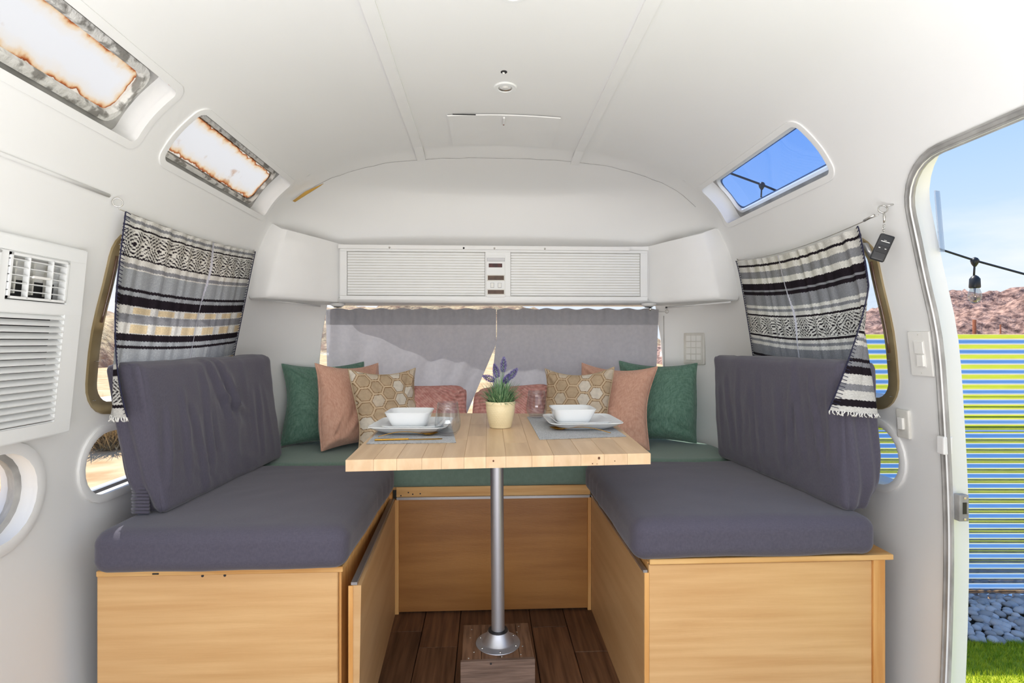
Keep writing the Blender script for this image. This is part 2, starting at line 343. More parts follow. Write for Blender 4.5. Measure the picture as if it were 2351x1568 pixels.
def zbox(side, z0, z1, y0, y1, r, n=7):
    a_, b_ = u_of(side, z0), u_of(side, z1); return rr(min(a_, b_), max(a_, b_), y0, y1, r, n)
WIN = dict(
    winL=(-1, .888, 1.318, 1.452, 2.018, .055), winR=(1, .888, 1.318, 1.452, 2.018, .055),
    lowL=(-1, .64, .81, 1.43, 1.83, .084), lowR=(1, .64, .81, 1.43, 1.83, .084), low0=(-1, .62, .815, .93, 1.285, .095),
    skyL=(-1, 1.538, 1.668, 1.50, 2.17, .02), skyR=(1, 1.528, 1.666, 1.50, 2.17, .02), sky0=(-1, 1.538, 1.668, .62, 1.385, .02))
HO = {k: zbox(*v) for k, v in WIN.items()}
# door: rounded top, square bottom on the floor
dz_top = 1.466
ud = u_of(1, dz_top)
def door_outline(e, zb=0.02):
    """door opening grown by e; u measured from the header down to the floor"""
    ub = u_of(1, zb) if zb > 0 else UT+.2; ut = ud-e; y1 = 1.270+e; y0 = .50-e; r = .115+e; P = []
    for (cu, cv, a0) in ((ut+r, y1-r, 90), (ut+r, y0+r, 180)):
        for k in range(9): a_ = math.radians(a0+90*k/8); P.append((cu+r*math.cos(a_), cv+r*math.sin(a_)))
    P += [(ub, y0), (ub, y1)]
    Q = []
    for i in range(len(P)):
        a_, b_ = P[i], P[(i+1) % len(P)]; d = math.dist(a_, b_); k = max(1, int(d/.06))
        for j in range(k): Q.append((a_[0]+(b_[0]-a_[0])*j/k, a_[1]+(b_[1]-a_[1])*j/k))
    return Q
HO['door'] = door_outline(0)
V2, F2 = cdt(0, UT, YB, YC, .06, .08, list(HO.values()), [UL, UR])
REV = {'winL': .03, 'winR': .03, 'lowL': .045, 'lowR': .03, 'low0': .06, 'skyL': .035, 'skyR': .035, 'sky0': .035, 'door': .04}
SHELLT = .075
DO2 = door_outline(.09, -.2)
def shellpart(name, lab, test, outer):
    vm = {}; VV = []; FF = []
    def vid(u, v, off):
        k = (round(u, 5), round(v, 5), off)
        if k not in vm: vm[k] = len(VV); VV.append(SH(u, v, off))
        return vm[k]
    for f_, cu, cv in F2:
        if not test(cu): continue
        FF.append([vid(*V2[i], 0) for i in f_])
        if not inpoly(cu, cv, DO2): FF.append([vid(*V2[i], SHELLT) for i in f_[::-1]])
    for key, h in HO.items():
        if key == 'door': continue
        for i in range(len(h)):
            a_, b_ = h[i], h[(i+1) % len(h)]
            if not test((a_[0]+b_[0])/2): continue
            FF.append([vid(*a_, 0), vid(*b_, 0), vid(*b_, SHELLT), vid(*a_, SHELLT)])
    o = pyobj(name, VV, FF, M['wall'], None, True, 40); return struct(o, lab, 'wall' if 'wall' in name else 'ceiling')
wl = shellpart('wall_left', 'white painted curved left wall of the trailer with three lower windows', lambda u: u < UL, 0)
ce = shellpart('ceiling', 'white curved trailer ceiling pierced by skylights', lambda u: UL < u < UR, 0)
wr = shellpart('wall_right', 'white painted right wall of the trailer around the doorway', lambda u: u > UR, 0)
# end cap --------------------------------------------------------------
s_half = U[_h]; 
def capdepth(z):
    return float(np.interp(z, [0, 1.2, 1.45, 1.6, 1.70, 1.742, 1.748, 1.775, 1.80, 1.823, 1.838, 1.845], [.54, .54, .495, .435, .392, .370, .36, .285, .205, .115, .04, 0]))
def CAP(t_, s_, off=0):
    a_ = -float(np.interp(s_, U[:_h+1], full[:_h+1, 0])); z_ = float(np.interp(s_, U[:_h+1], full[:_h+1, 1])); d = capdepth(z_)
    n_ = 2.15+.95*min(1, max(0, (1.80-z_)/.5)); ph = math.pi*t_; cc, ss = math.cos(ph), math.sin(ph)
    x_ = -np.sign(cc)*abs(cc)**(2/n_); y_ = abs(ss)**(2/n_)
    return np.array((CX+(a_+off)*x_, YC+(d+off)*y_, z_+off*max(0, (z_-1.5)/.345)))
def t_of_x(x_, s_):
    ts = np.linspace(0, 1, 400); xs = [CAP(t_, s_)[0] for t_ in ts]; return float(np.interp(x_, xs, ts))
s0, s1 = float(u_of(-1, .66)), float(u_of(-1, 1.262))
tw0, tw1 = t_of_x(-.805, s0), t_of_x(.885, s0)
rear = rr(tw0, tw1, s0, s1, .02, 4)
s_kink = float(u_of(-1, 1.745))
V3, F3 = cdt(0, s_half, 0, 1, .04, 1/50, [[(b_, a_) for a_, b_ in rear]], [s_kink])
V3 = [(b_, a_) for a_, b_ in V3]; F3 = [(f_[::-1], cv, cu) for f_, cu, cv in F3]
vm = {}; VV = []; FF = []
def vid3(t_, s_, off):
    k = (round(t_, 5), round(s_, 5), off)
    if k not in vm: vm[k] = len(VV); VV.append(CAP(t_, s_, off))
    return vm[k]
for f_, cu, cv in F3:
    FF.append([vid3(*V3[i], 0) for i in f_]); FF.append([vid3(*V3[i], SHELLT) for i in f_[::-1]])
for i in range(len(rear)):
    a_, b_ = rear[i], rear[(i+1) % len(rear)]; FF.append([vid3(*a_, 0), vid3(*b_, 0), vid3(*b_, SHELLT), vid3(*a_, SHELLT)])
struct(pyobj('wall_back', VV, FF, M['wall'], None, True, 50), 'white curved end wall behind the dinette', 'wall')
# rear window glass and frame
g = 24; VV = []; FF = []
for i in range(g+1):
    for j in range(2): VV.append(CAP(tw0+(tw1-tw0)*i/g, (s0, s1)[j], .04))
for i in range(g): FF.append((2*i, 2*i+1, 2*i+3, 2*i+2))
struct(pyobj('window_1', VV, FF, M['glass']), 'wide end window behind the sheer grey curtains', 'window')
w1 = bpy.data.objects['window_1']
for tt in (tw0, tw1):
    bm = bmesh.new(); tube(bm, [CAP(tt, s0+(s1-s0)*k/6, .01) for k in range(7)], .008, 6); obj('window_frame', bm, M['trim'], w1, True)
# generic pieces laid along the barrel --------------------------------
def strip_on(name, outA, outB, offs, m, parent, smooth=True, ang=35, P=SH):
    """band between two outlines (same count) with offsets list [(k,off)...] k 0..1 from A to B"""
    n_ = len(outA); VV = []; FF = []
    for (k, off) in offs:
        for a_, b_ in zip(outA, outB): VV.append(P(a_[0]+(b_[0]-a_[0])*k, a_[1]+(b_[1]-a_[1])*k, off))
    for r_ in range(len(offs)-1):
        for i in range(n_): FF.append((r_*n_+i, r_*n_+(i+1) % n_, (r_+1)*n_+(i+1) % n_, (r_+1)*n_+i))
    return pyobj(name, VV, FF, m, parent, smooth, ang)
def pane_on(name, u0, u1, v0, v1, r, off, m, parent, rings=10, jit=0):
    hm = min(u1-u0, v1-v0)/2; VV = []; FF = []; ed = []; n_ = None
    for k in range(rings+1):
        q = hm*(k/rings)*.9; a0, a1, b0, b1 = u0+q, u1-q, v0+q, v1-q; rad = max(r-q, .0004); P = []
        for (cu, cv, an) in ((a1-rad, b1-rad, 0), (a0+rad, b1-rad, 90), (a0+rad, b0+rad, 180), (a1-rad, b0+rad, 270)):
            for j in range(6): a_ = math.radians(an+90*j/5); P.append((cu+rad*math.cos(a_), cv+rad*math.sin(a_)))
        Q = []
        for i in range(len(P)):
            A_, B_ = P[i], P[(i+1) % len(P)]; kk = 8 if i % 6 == 5 else 1
            for j in range(kk): Q.append((A_[0]+(B_[0]-A_[0])*j/kk, A_[1]+(B_[1]-A_[1])*j/kk))
        n_ = len(Q)
        for (u_, v_) in Q: VV.append(SH(u_, v_, off)); ed.append(q)
    for k in range(rings):
        for i in range(n_): FF.append((k*n_+i, k*n_+(i+1) % n_, (k+1)*n_+(i+1) % n_, (k+1)*n_+i))
    FF.append(list(range(rings*n_, rings*n_+n_)))
    o = pyobj(name, VV, FF, m, parent, True)
    at = o.data.attributes.new('edge', 'FLOAT', 'POINT'); at.data.foreach_set('value', np.array(ed, np.float32)); return o
def outl(key, e, n=7):
    s_, z0, z1, y0, y1, r = WIN[key]; a_, b_ = u_of(s_, z0), u_of(s_, z1); return rr(min(a_, b_)-e, max(a_, b_)+e, y0-e, y1+e, r+e, n), (min(a_, b_)-e, max(a_, b_)+e, y0-e, y1+e, r+e)
def band(name, key, e0, e1, offs, m, parent, r0=0, r1=0):
    """ring around a window, e0/e1 growth of inner and outer outline"""
    def pts(e, rf):
        s_, z0, z1, y0, y1, r = WIN[key]; a_, b_ = sorted((u_of(s_, z0), u_of(s_, z1))); u0, u1, v0, v1, R = a_-e, b_+e, y0-e, y1+e, rf or max(r+e, .004); P = []
        for (cu, cv, an) in ((u1-R, v1-R, 0), (u0+R, v1-R, 90), (u0+R, v0+R, 180), (u1-R, v0+R, 270)):
            for j in range(7): t_ = math.radians(an+90*j/6); P.append((cu+R*math.cos(t_), cv+R*math.sin(t_)))
        Q = []
        for i in range(len(P)):
            A_, B_ = P[i], P[(i+1) % len(P)]; kk = 8 if i % 7 == 6 else 1
            for j in range(kk): Q.append((A_[0]+(B_[0]-A_[0])*j/kk, A_[1]+(B_[1]-A_[1])*j/kk))
        return Q
    return strip_on(name, pts(e0, r0), pts(e1, r1), offs, m, parent)
def window(num, key, label, fr_m, e_out, e_in, glass_m, goff, pe=0):
    s_, z0, z1, y0, y1, r = WIN[key]; a_, b_ = sorted((u_of(s_, z0), u_of(s_, z1)))
    o = pane_on('window_%d' % num, a_+pe, b_-pe, y0+pe, y1-pe, .045 if key.startswith('sky') else max(r-pe, .01), goff, glass_m, None, 8); struct(o, label, 'window')
    band('window_frame', key, e_in-.0013, e_out, [(0, .014), (0, -.004), (.5, -.0045), (1, -.004), (1, .001)] if key.startswith('sky') else [(0, .002), (0, -.006), (.5, -.009), (1, -.006), (1, .001)], fr_m, o); return o
w2 = window(2, 'winL', 'left side window half hidden by the striped blanket curtain', M['bronze'], .032, 0, M['glass'], .025)
w3 = window(3, 'winR', 'right side window half hidden by the striped blanket curtain', M['bronze'], .032, 0, M['glass'], .025)
w4 = window(4, 'lowL', 'low rounded window beside the left backrest cushion', M['trim'], .020, 0, M['glass'], .04)
w5 = window(5, 'lowR', 'low rounded window beside the right backrest cushion', M['trim'], .020, 0, M['glass'], .028)
w6 = window(6, 'low0', 'low rounded porthole window under the air conditioner', M['trim'], .024, 0, M['glass'], .052)
band('seal_ring', 'low0', -.012, 0, [(0, .05), (0, .035), (1, .03)], M['greytrim'], w6)
band('seal_ring', 'lowL', -.008, 0, [(0, .038), (0, .028), (1, .024)], M['alugrey'], w4)
w7 = window(7, 'skyL', 'smaller left skylight of backlit rust-stained white fibreglass', M['trim'], .018, 0, M['fibre'], .060, .016)
w8 = window(8, 'sky0', 'larger left skylight of backlit rust-stained white fibreglass', M['trim'], .018, 0, M['fibre'], .064, .018)
w9 = window(9, 'skyR', 'right skylight with blue tinted glass', M['trim'], .018, 0, M['glassblue'], .060, .010)
for w_, key in ((w7, 'skyL'), (w8, 'sky0'), (w9, 'skyR')):
    band('seal_ring', key, -.034 if key == 'sky0' else -.026, -.013, [(0, .062), (0, .056), (.3, .048), (1, .052), (1, .062)], M['caulk'] if key != 'skyR' else M['trim'], w_, .030, .042)
    band('well_flange', key, -.030, .0, [(0, .061), (1, .057)], M['greytrim'], w_, .036, .02)
# dark toothed stays on the bronze frames
for (w_, sd) in ((w2, -1), (w3, 1)):
    pts = [SH(u_of(sd, z_), 1.437, -.010) for z_ in np.linspace(1.02 if sd > 0 else 1.10, 1.27, 9)]
    obj('stay_slot', T(pts, .0035, 6), M['brownplastic'], w_, True)
    for z_ in (.9, 1.0, 1.15, 1.30):
        bm = bmesh.new(); lathe(bm, [(.0001, .002), (.004, .001), (.005, 0)], 8, SH(u_of(sd, z_), 1.436, -.012))
        obj('screw', bm, M['chrome'], w_)
pl = Vector(SH(u_of(1, 1.315), 1.44, -.012)); bm = bmesh.new(); tube(bm, [pl+Vector((-.01, .10, .015)), pl, pl+Vector((.012, -.005, -.03))], .008, 6); obj('stay_plate', bm, M['alugrey'], w3, True)
# ceiling trims
for k, (a_) in enumerate((-.325, .325)):
    u_ = float(np.interp(a_, full[:, 0], U)); VV = []; FF = []
    ys = np.linspace(YB, 2.3 if k == 0 else 2.32, 30)
    for y_ in ys:
        for (du, of) in ((-.018, .001), (-.0175, -.006), (.0175, -.006), (.018, .001)):
            if y_ <= YC: VV.append(SH(u_+du, y_, of))
            else: q = SH(u_+du, YC, of); VV.append((q[0], y_, q[2]-(y_-YC)*.13))
    for i in range(29):
        for j in range(3): FF.append((i*4+j, i*4+j+1, i*4+5+j, i*4+4+j))
    struct(pyobj('trim_%d' % (k+1), VV, FF, M['trim'], None, False), 'long white ceiling batten, %s one' % ('left' if k == 0 else 'right'), 'trim')
# horizontal rail where the left wall meets the ceiling, and seam beads
for k, (sd, y0_, y1_, dz_) in enumerate(((-1, -.6, 1.37, .004),)):
    pts = [SH(u_of(sd, 1.405), y_, -.001) for y_ in np.linspace(y0_, y1_, 12)]
    struct(obj('trim_%d' % (3+k), T(pts, .005 if sd < 0 else .002, 6), M['trim'], None, True), 'thin white bead along the %s wall joint' % ('left' if sd < 0 else 'right'), 'trim')
# ceiling/end cap seam: thin lap strip
sl = [CAP(t_, 1.0, 0) for t_ in (0,)]
pts = []
for u_ in np.linspace(u_of(-1, 1.64), u_of(1, 1.64), 50):
    x_, _, z_ = SH(u_, 0, 0); s_ = u_ if u_ < s_half else UT-u_
    # end-cap surface at plane y=2.3: move down the profile until it matches
    best = None
    tt = np.linspace(0.02, .5, 60) if u_ < s_half else np.linspace(.98, .5, 60)
    a_ = abs(x_-CX)
    zs = np.linspace(1.3, 1.8449, 160)
    for zz in zs[::-1]:
        d = capdepth(zz); A_ = float(np.interp(zz, full[:_h+1, 1], -full[:_h+1, 0])); n_ = 2.15+.95*min(1, max(0, (1.80-zz)/.5))
        if d > .1 and (a_/A_)**n_+(.1/d)**n_ <= 1: best = zz; break
    if best: pts.append((x_, YC+.1, best-.0005))
struct(obj('trim_5', T(pts, .0008, 5), M['greytrim'], None, True), 'thin seam bead where the ceiling meets the end cap', 'trim')
# ------------------------------------------------------------------ floor
flr = B(-1.1, 1.2, YB, 2.8, -.05, -.012); struct(obj('floor', flr, M['dark']), 'dark weathered wood plank floor', 'floor'); fl = bpy.data.objects['floor']
xs = [-1.035, -.90, -.767, -.633, -.499, -.365, -.231, -.097, .036, .168, .30, .434, .568, .70, .835, .97, 1.14]
brk = {5: [1.15, 1.985], 6: [.8, 1.88, 2.6], 7: [1.2, 2.4], 8: [.9, 1.3], 9: [1.0, 1.995], 10: [.6, 1.83]}
for i in range(len(xs)-1):
    ys = [YB]+brk.get(i, [.2+.37*(i % 3), 1.5+.2*(i % 2)])+[2.72]
    for j in range(len(ys)-1):
        o = obj('plank', B(xs[i]+.0012, xs[i+1]-.0012, ys[j]+.001, ys[j+1]-.001, -.012, RNG.uniform(-.0008, .0008), bev=.0015, seg=1), M['plank'], fl)
# ------------------------------------------------------------------ soft boxes
def rbox(half, r, n=28):
    """rounded box as shared-vertex quad grid; returns V(unit param), P, N, F"""
    half = np.array(half); lin = np.linspace(-1, 1, n+1); k_ = []; Fc = []; off = 0
    A, Bq = np.meshgrid(lin, lin, indexing='ij')
    for ax in range(3):
        for s_ in (-1, 1):
            p_ = np.zeros((n+1, n+1, 3)); p_[..., ax] = s_; p_[..., (ax+1) % 3] = A; p_[..., (ax+2) % 3] = Bq; k_.append(p_.reshape(-1, 3))
            ii, jj = np.meshgrid(np.arange(n), np.arange(n), indexing='ij'); a_ = (off+ii*(n+1)+jj).ravel(); q = np.stack([a_, a_+n+1, a_+n+2, a_+1], 1)
            Fc.append(q if s_ > 0 else q[:, ::-1]); off += (n+1)**2
    Q = np.vstack(k_); Fc = np.vstack(Fc)
    # denser sampling near edges
    Qr = np.round(Q, 6); uq, inv = np.unique(Qr, axis=0, return_inverse=True); inv = inv.ravel(); Fc = inv[Fc]
    qq = np.sign(uq)*(1-(1-np.abs(uq))**1.35)
    P = qq*half; r = min(r, half.min()*.999); inner = np.clip(P, -(half-r), half-r); d = P-inner; l = np.linalg.norm(d, axis=1, keepdims=True); l[l == 0] = 1
    N_ = d/l; P = inner+N_*r
    flat = (np.abs(d).sum(1) == 0); return uq, P, N_, Fc
def npobj(name, P, Fc, m, parent=None, cols=None):
    me = bpy.data.meshes.new(name); me.vertices.add(len(P)); me.vertices.foreach_set('co', P.astype(np.float32).ravel())
    me.loops.add(Fc.size); me.loops.foreach_set('vertex_index', Fc.ravel().astype(np.int32)); me.polygons.add(len(Fc)); me.polygons.foreach_set('loop_start', np.arange(0, Fc.size, 4, dtype=np.int32)); me.polygons.foreach_set('loop_total', np.full(len(Fc), 4, dtype=np.int32))
    me.update(calc_edges=True); me.validate(); finish(me, True)
    if cols is not None:
        at = me.color_attributes.new('pat', 'FLOAT_COLOR', 'POINT'); cc = np.ones((len(P), 4), np.float32); cc[:, :3] = cols; at.data.foreach_set('color', cc.ravel())
    return link(bpy.data.objects.new(name, me), parent, m)
def nvec(P, sc, seed=0, o=3): return np.array([noise.fractal(Vector(p)*sc+Vector((seed, seed*.7, 3.1)), 1.0, 2.0, o) for p in P])
def crease(X, Y, a_, b_, w, amp, asym=.5):
    """ridge along a segment with a valley at one side"""
    ax, ay = a_; bx, by = b_; dx, dy = bx-ax, by-ay; L2 = dx*dx+dy*dy; t_ = ((X-ax)*dx+(Y-ay)*dy)/L2; tc_ = np.clip(t_, 0, 1); d = ((X-ax)*dy-(Y-ay)*dx)/math.sqrt(L2)
    end = np.exp(-((t_-tc_)**2)*L2/(w*w*2)); fade = np.sin(np.clip(t_*.9+.08, 0, 1)*math.pi)**.5
    return amp*end*fade*(np.exp(-(d/w)**2)-asym*np.exp(-((d-w*1.6)/(w*1.2))**2))
# ------------------------------------------------------------------ benches (boxes)
def bench(side):
    if side < 0: x0, x1, fx, ylab = -.955, -.365, -.36, 'left'
    else: x0, x1, fx, ylab = .42, 1.075, .42, 'right'
    t = thing('bench_box', 'pale plywood bench box under the %s grey seat cushion, %s' % (ylab, 'aisle panel leaning open' if side < 0 else 'beside the doorway'), 'bench', ((x0+x1)/2, 1.7, 0))
    if side < 0:
        obj('front_panel', B(-.957, -.372, 1.388, 1.400, 0, .472, bev=.002, seg=1), M['plyend'], t)
        VV = [(-.340, 1.372, 0), (-.318, 1.372, 0), (-.348, 2.105, 0), (-.360, 2.105, 0)]
        bm = bmesh.new(); lo = [bm.verts.new(v) for v in VV]; hi = [bm.verts.new((v[0]+(.008 if v[1] < 1.5 else 0), v[1], .443)) for v in VV]
        bm.faces.new(lo[::-1]); bm.faces.new(hi)
        for i in range(4): bm.faces.new((lo[i], lo[(i+1) % 4], hi[(i+1) % 4], hi[i]))
        obj('side_panel', bm, M['ply'], t)
        obj('panel_edge', B(-.341, -.330, 1.3695, 1.372, 0, .443), M['pine'], t)
        bm = T([(-.322, 1.374, .446), (-.353, 2.1, .446)], .0001); bm.free()
        bm = bmesh.new(); M4 = Matrix.Translation((-.323, 1.372, .444)) @ Matrix.Rotation(math.atan2(.030, .733), 4, 'Z'); box(bm, -.012, .003, 0, .733, 0, .007, M4=M4); obj('metal_edge_strip', bm, M['alugrey'], t)
        obj('inner_panel', B(-.372, -.366, 1.40, 2.11, .0, .466), M['pine'], t)
        obj('lid_board', B(-.955, -.358, 1.382, 2.12, .472, .486, bev=.0015, seg=1), M['pinex'], t)
        for px in (465, 515):
            c_ = camp(px, 1322, 1.352); c_.y = 1.388; obj('screw', T([c_, c_+Vector((0, -.0015, 0))], .0033, 8), M['black'], t)
        obj('latch_mark', B(-.82, -.805, 1.3805, 1.383, .476, .4795), M['dark'], t)
        obj('corner_post', B(-.368, -.357, 2.09, 2.112, 0, .472), M['pine'], t)
    else:
        obj('front_panel', B(.424, 1.026, 1.400, 1.412, 0, .468, bev=.002, seg=1), M['plyend'], t)
        obj('side_panel', B(.412, .424, 1.400, 2.115, 0, .448, bev=.001, seg=1), M['ply'], t)
        obj('panel_edge', B(.4125, .4245, 1.398, 1.400, 0, .448), M['pine'], t)
        bm = B(.409, .420, 1.399, 2.115, .448, .455); obj('metal_edge_strip', bm, M['alugrey'], t)
        obj('inner_board', B(.424, .434, 1.412, 2.11, .0, .472), M['pine'], t)
        obj('lid_board', B(.424, 1.078, 1.390, 2.12, .472, .486, bev=.0015, seg=1), M['pinex'], t)
        obj('corner_post', B(1.026, 1.058, 1.394, 1.43, 0, .472, bev=.001, seg=1), M['pine'], t)
    return t
bench(-1); bench(1)
t = thing('bench_box', 'amber plywood bench box across the end behind the table post', 'bench', (.04, 2.3, 0))
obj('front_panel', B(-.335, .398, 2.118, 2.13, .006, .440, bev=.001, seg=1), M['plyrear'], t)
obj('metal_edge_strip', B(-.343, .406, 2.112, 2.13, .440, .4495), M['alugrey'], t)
obj('rail_board', B(-.345, .41, 2.122, 2.14, .4495, .487), M['pinex'], t)
obj('corner_post', B(-.352, -.335, 2.112, 2.13, 0, .44), M['pine'], t)
obj('corner_post', B(.398, .411, 2.112, 2.13, 0, .44), M['pine'], t)
obj('lid_board', B(-.93, 1.04, 2.14, 2.50, .472, .485), M['pinex'], t)
obj('lid_board', B(-.76, .87, 2.50, 2.64, .472, .485), M['pinex'], t)
for px, py in ((921, 1137), (938, 1130), (948, 1134), (965, 1133)):
    c_ = camp(px, py, 2.11); obj('screw_hole', T([(c_.x, 2.1215, c_.z), (c_.x, 2.123, c_.z)], .003, 6), M['dark'], t)
# ------------------------------------------------------------------ seat cushions
def cushion(name, label, c_, half, r, m, deform=None, n=34, parent=None):
    uq, P, N_, Fc = rbox(half, r, n); P = P+N_*0; X, Y, Z = uq[:, 0], uq[:, 1], uq[:, 2]
    D = nvec(P, 6, c_[0]*10)*.003; P = P+N_*D[:, None]
    if deform: P = deform(P, uq, N_)
    return P+np.array(c_), Fc
def seatdef(sd):
    def f_(P, uq, N_):
        X, Y, Z = P[:, 0], P[:, 1], uq[:, 2]; top = np.clip((Z+.2)/1.2, 0, 1)
        # dome, slumped edges and few drag creases
        P[:, 2] += top*(.006*(1-uq[:, 0]**2)*(1-uq[:, 1]**2))
        w = crease(X, Y, (-.05*sd, -.1), (.20*sd, -.02), .008, .0022)+crease(X, Y, (-.08*sd, -.07), (.16*sd, .01), .007, .0018)+crease(X, Y, (-.2, .2), (.1, .25), .012, .002)
        P[:, 2] += w*top
        P[:, 0] += np.where(np.abs(uq[:, 0]) > .98, np.sign(uq[:, 0])*.004*np.sin(P[:, 1]*90)*np.exp(-((P[:, 1]-.15)/.15)**2)*(1-abs(Z)), 0)
        return P
    return f_
P, Fc = cushion('', '', (-.645, 1.71, .5385), (.305, .362, .053), .036, None, seatdef(-1))
tag(npobj('seat_cushion', P, Fc, M['grey']), 'dark grey fabric seat cushion on the left bench box', 'cushion')
P, Fc = cushion('', '', (.70, 1.72, .5385), (.325, .352, .053), .036, None, seatdef(1))
tag(npobj('seat_cushion', P, Fc, M['grey']), 'dark grey fabric seat cushion on the right bench box', 'cushion')
def rear_shape(P, uq, N_):
    k = np.clip((P[:, 1]+.02)/.28, 0, 1)**2; P[:, 0] *= 1-.26*k; return P
P, Fc = cushion('', '', (.055, 2.385, .535), (.975, .268, .050), .02, None, rear_shape)
tag(npobj('seat_cushion', P, Fc, M['green_seat']), 'long green seat cushion across the end bench beneath the pillows', 'cushion')
# ------------------------------------------------------------------ back cushions (jersey covers over slabs)
def back(side):
    # slab in local frame: a along Y (length), b height, c thickness
    La, Hb, Tc = .375, .205, (.046 if side < 0 else .052)
    uq, P, N_, Fc = rbox((Tc, La, Hb), .026, 72)
    X, Y, Z = uq[:, 0], P[:, 1], P[:, 2]
    D = nvec(P, 5, side*3)*.006
    zz = (Z+Hb)/(2*Hb); wr_ = np.zeros(len(P))
    rs = np.random.default_rng(5+side)
    # long hanging folds from the upper near corner and drag lines
    for k in range(11):
        y_ = -La+.05+k*.062+rs.uniform(-.012, .012); wr_ += crease(Y, Z, (y_+rs.uniform(-.03, .05), Hb-.02-rs.uniform(0, .12)), (y_+rs.uniform(-.03, .03), -Hb+rs.uniform(0, .12)), rs.uniform(.007, .016), rs.uniform(.003, .008)*(1.3 if k < 5 else .8))
    for k in range(7):
        y_ = -.22+k*.05; wr_ += crease(Y, Z, (y_-.06, -Hb+.16-.01*k), (y_+.08, -Hb+.03), .012, .0035)
    if side < 0:
        wr_ += crease(Y, Z, (-.06, Hb), (.02, -.02), .012, .011)+crease(Y, Z, (.0, Hb), (.05, .04), .010, .011)+crease(Y, Z, (.03, Hb-.03), (.06, -.03), .012, .008)+crease(Y, Z, (-.04, .10), (.12, .01), .013, .009)
    inner = np.clip((-X*side+.2)/1.2, 0, 1); D = D+wr_*inner
    end = (np.abs(uq[:, 1]) > .97)
    D = D+np.where(end, .004*np.sin(P[:, 0]*160+Z*9), 0)
    P = P+N_*D[:, None]+np.stack([np.where(np.linalg.norm(N_, axis=1) < .01, 0, 0)]*3, 1)
    flat = np.linalg.norm(N_, axis=1) < .5
    P[flat & (np.abs(uq[:, 0]) > .999), 0] += (np.sign(X)*D)[flat & (np.abs(uq[:, 0]) > .999)]
    P[flat & (np.abs(uq[:, 1]) > .999), 1] += (np.sign(uq[:, 1])*D)[flat & (np.abs(uq[:, 1]) > .999)]
    # bottom pulled narrower and swelling a little
    bulge = .012*(1-uq[:, 1]**2)*(1-uq[:, 2]**2); P[:, 0] += np.sign(X)*bulge*(np.abs(X) > .9)
    P[:, 1] *= 1-.05*(1-zz)*(uq[:, 1] < 0) if side < 0 else 1
    lo = np.exp(-((Z+Hb)/.06)**2); P[:, 1] += np.where(uq[:, 1] < 0, lo*.05*np.clip((uq[:, 0]*side+1)/2, 0, 1), 0)
    # end cap cinched on top (elastic corner)
    lean = math.atan2(.055 if side < 0 else -.02, .42)
    c_, s_ = math.cos(lean), math.sin(lean)
    x_ = P[:, 0]*c_+(-1 if side < 0 else 1)*(P[:, 2])*s_ ; z_ = P[:, 2]*c_
    yaw = .05*(1 if side < 0 else -.9)
    if side < 0: cen = np.array((-.893, 1.825, .588+Hb)); P2 = np.stack([x_+P[:, 1]*.055, P[:, 1], z_], 1)
    else: cen = np.array((.986, 1.775, .588+Hb)); P2 = np.stack([x_-P[:, 1]*.055, P[:, 1]*.98, z_], 1)
    return P2+cen, Fc
P, Fc = back(-1); bl = tag(npobj('backrest_cushion', P, Fc, M['grey']), 'dark grey covered backrest slab standing against the left wall', 'cushion')
# elastic hem of the left cover
bm = bmesh.new()
for k in range(11):
    z_ = .600+.009*k; tube(bm, [(-.930, 1.482-.002*math.sin(k*2), z_), (-.912, 1.474, z_+.002), (-.885, 1.478, z_)], .0048, 6)
obj('elastic_hem', bm, M['grey'], bl, True)
P, Fc = back(1); tag(npobj('backrest_cushion', P, Fc, M['grey']), 'dark grey covered backrest slab standing against the right wall beside the doorway', 'cushion')
# ------------------------------------------------------------------ throw pillows
def hexpat(X, Y, s_=.034):
    """hexagon cells with double brown outlines; X,Y metres"""
    q = X/s_; r_ = Y/s_; w = np.array((1.0, 1.7320508))
    a_ = np.stack([np.mod(q, 1.5*2)-1.5, np.mod(r_, 1.7320508)-.866], -1); b_ = np.stack([np.mod(q-1.5, 3)-1.5, np.mod(r_-.866, 1.7320508)-.866], -1)
    useb = (b_**2).sum(-1) < (a_**2).sum(-1); g_ = np.where(useb[..., None], b_, a_)
    ax, ay = np.abs(g_[..., 0]), np.abs(g_[..., 1]); d = np.maximum(ay, ax*.8660254+ay*.5)/.8660254   # 1 at the cell border
    cid = np.round((q-g_[..., 0])*.7+(r_-g_[..., 1])*1.3, 1); sh = np.mod(np.sin(cid*12.9898)*43758.5, 1)
    base = np.where((sh < .35)[..., None], np.array(sgb(196, 172, 142)), np.where((sh < .75)[..., None], np.array(sgb(226, 216, 200)), np.array(sgb(214, 198, 176))))
    line = np.array(sgb(136, 102, 66)); gap = np.array(sgb(214, 190, 158))
    c_ = np.where((d > .80)[..., None], line, base); c_ = np.where((d > .88)[..., None], gap, c_); return c_
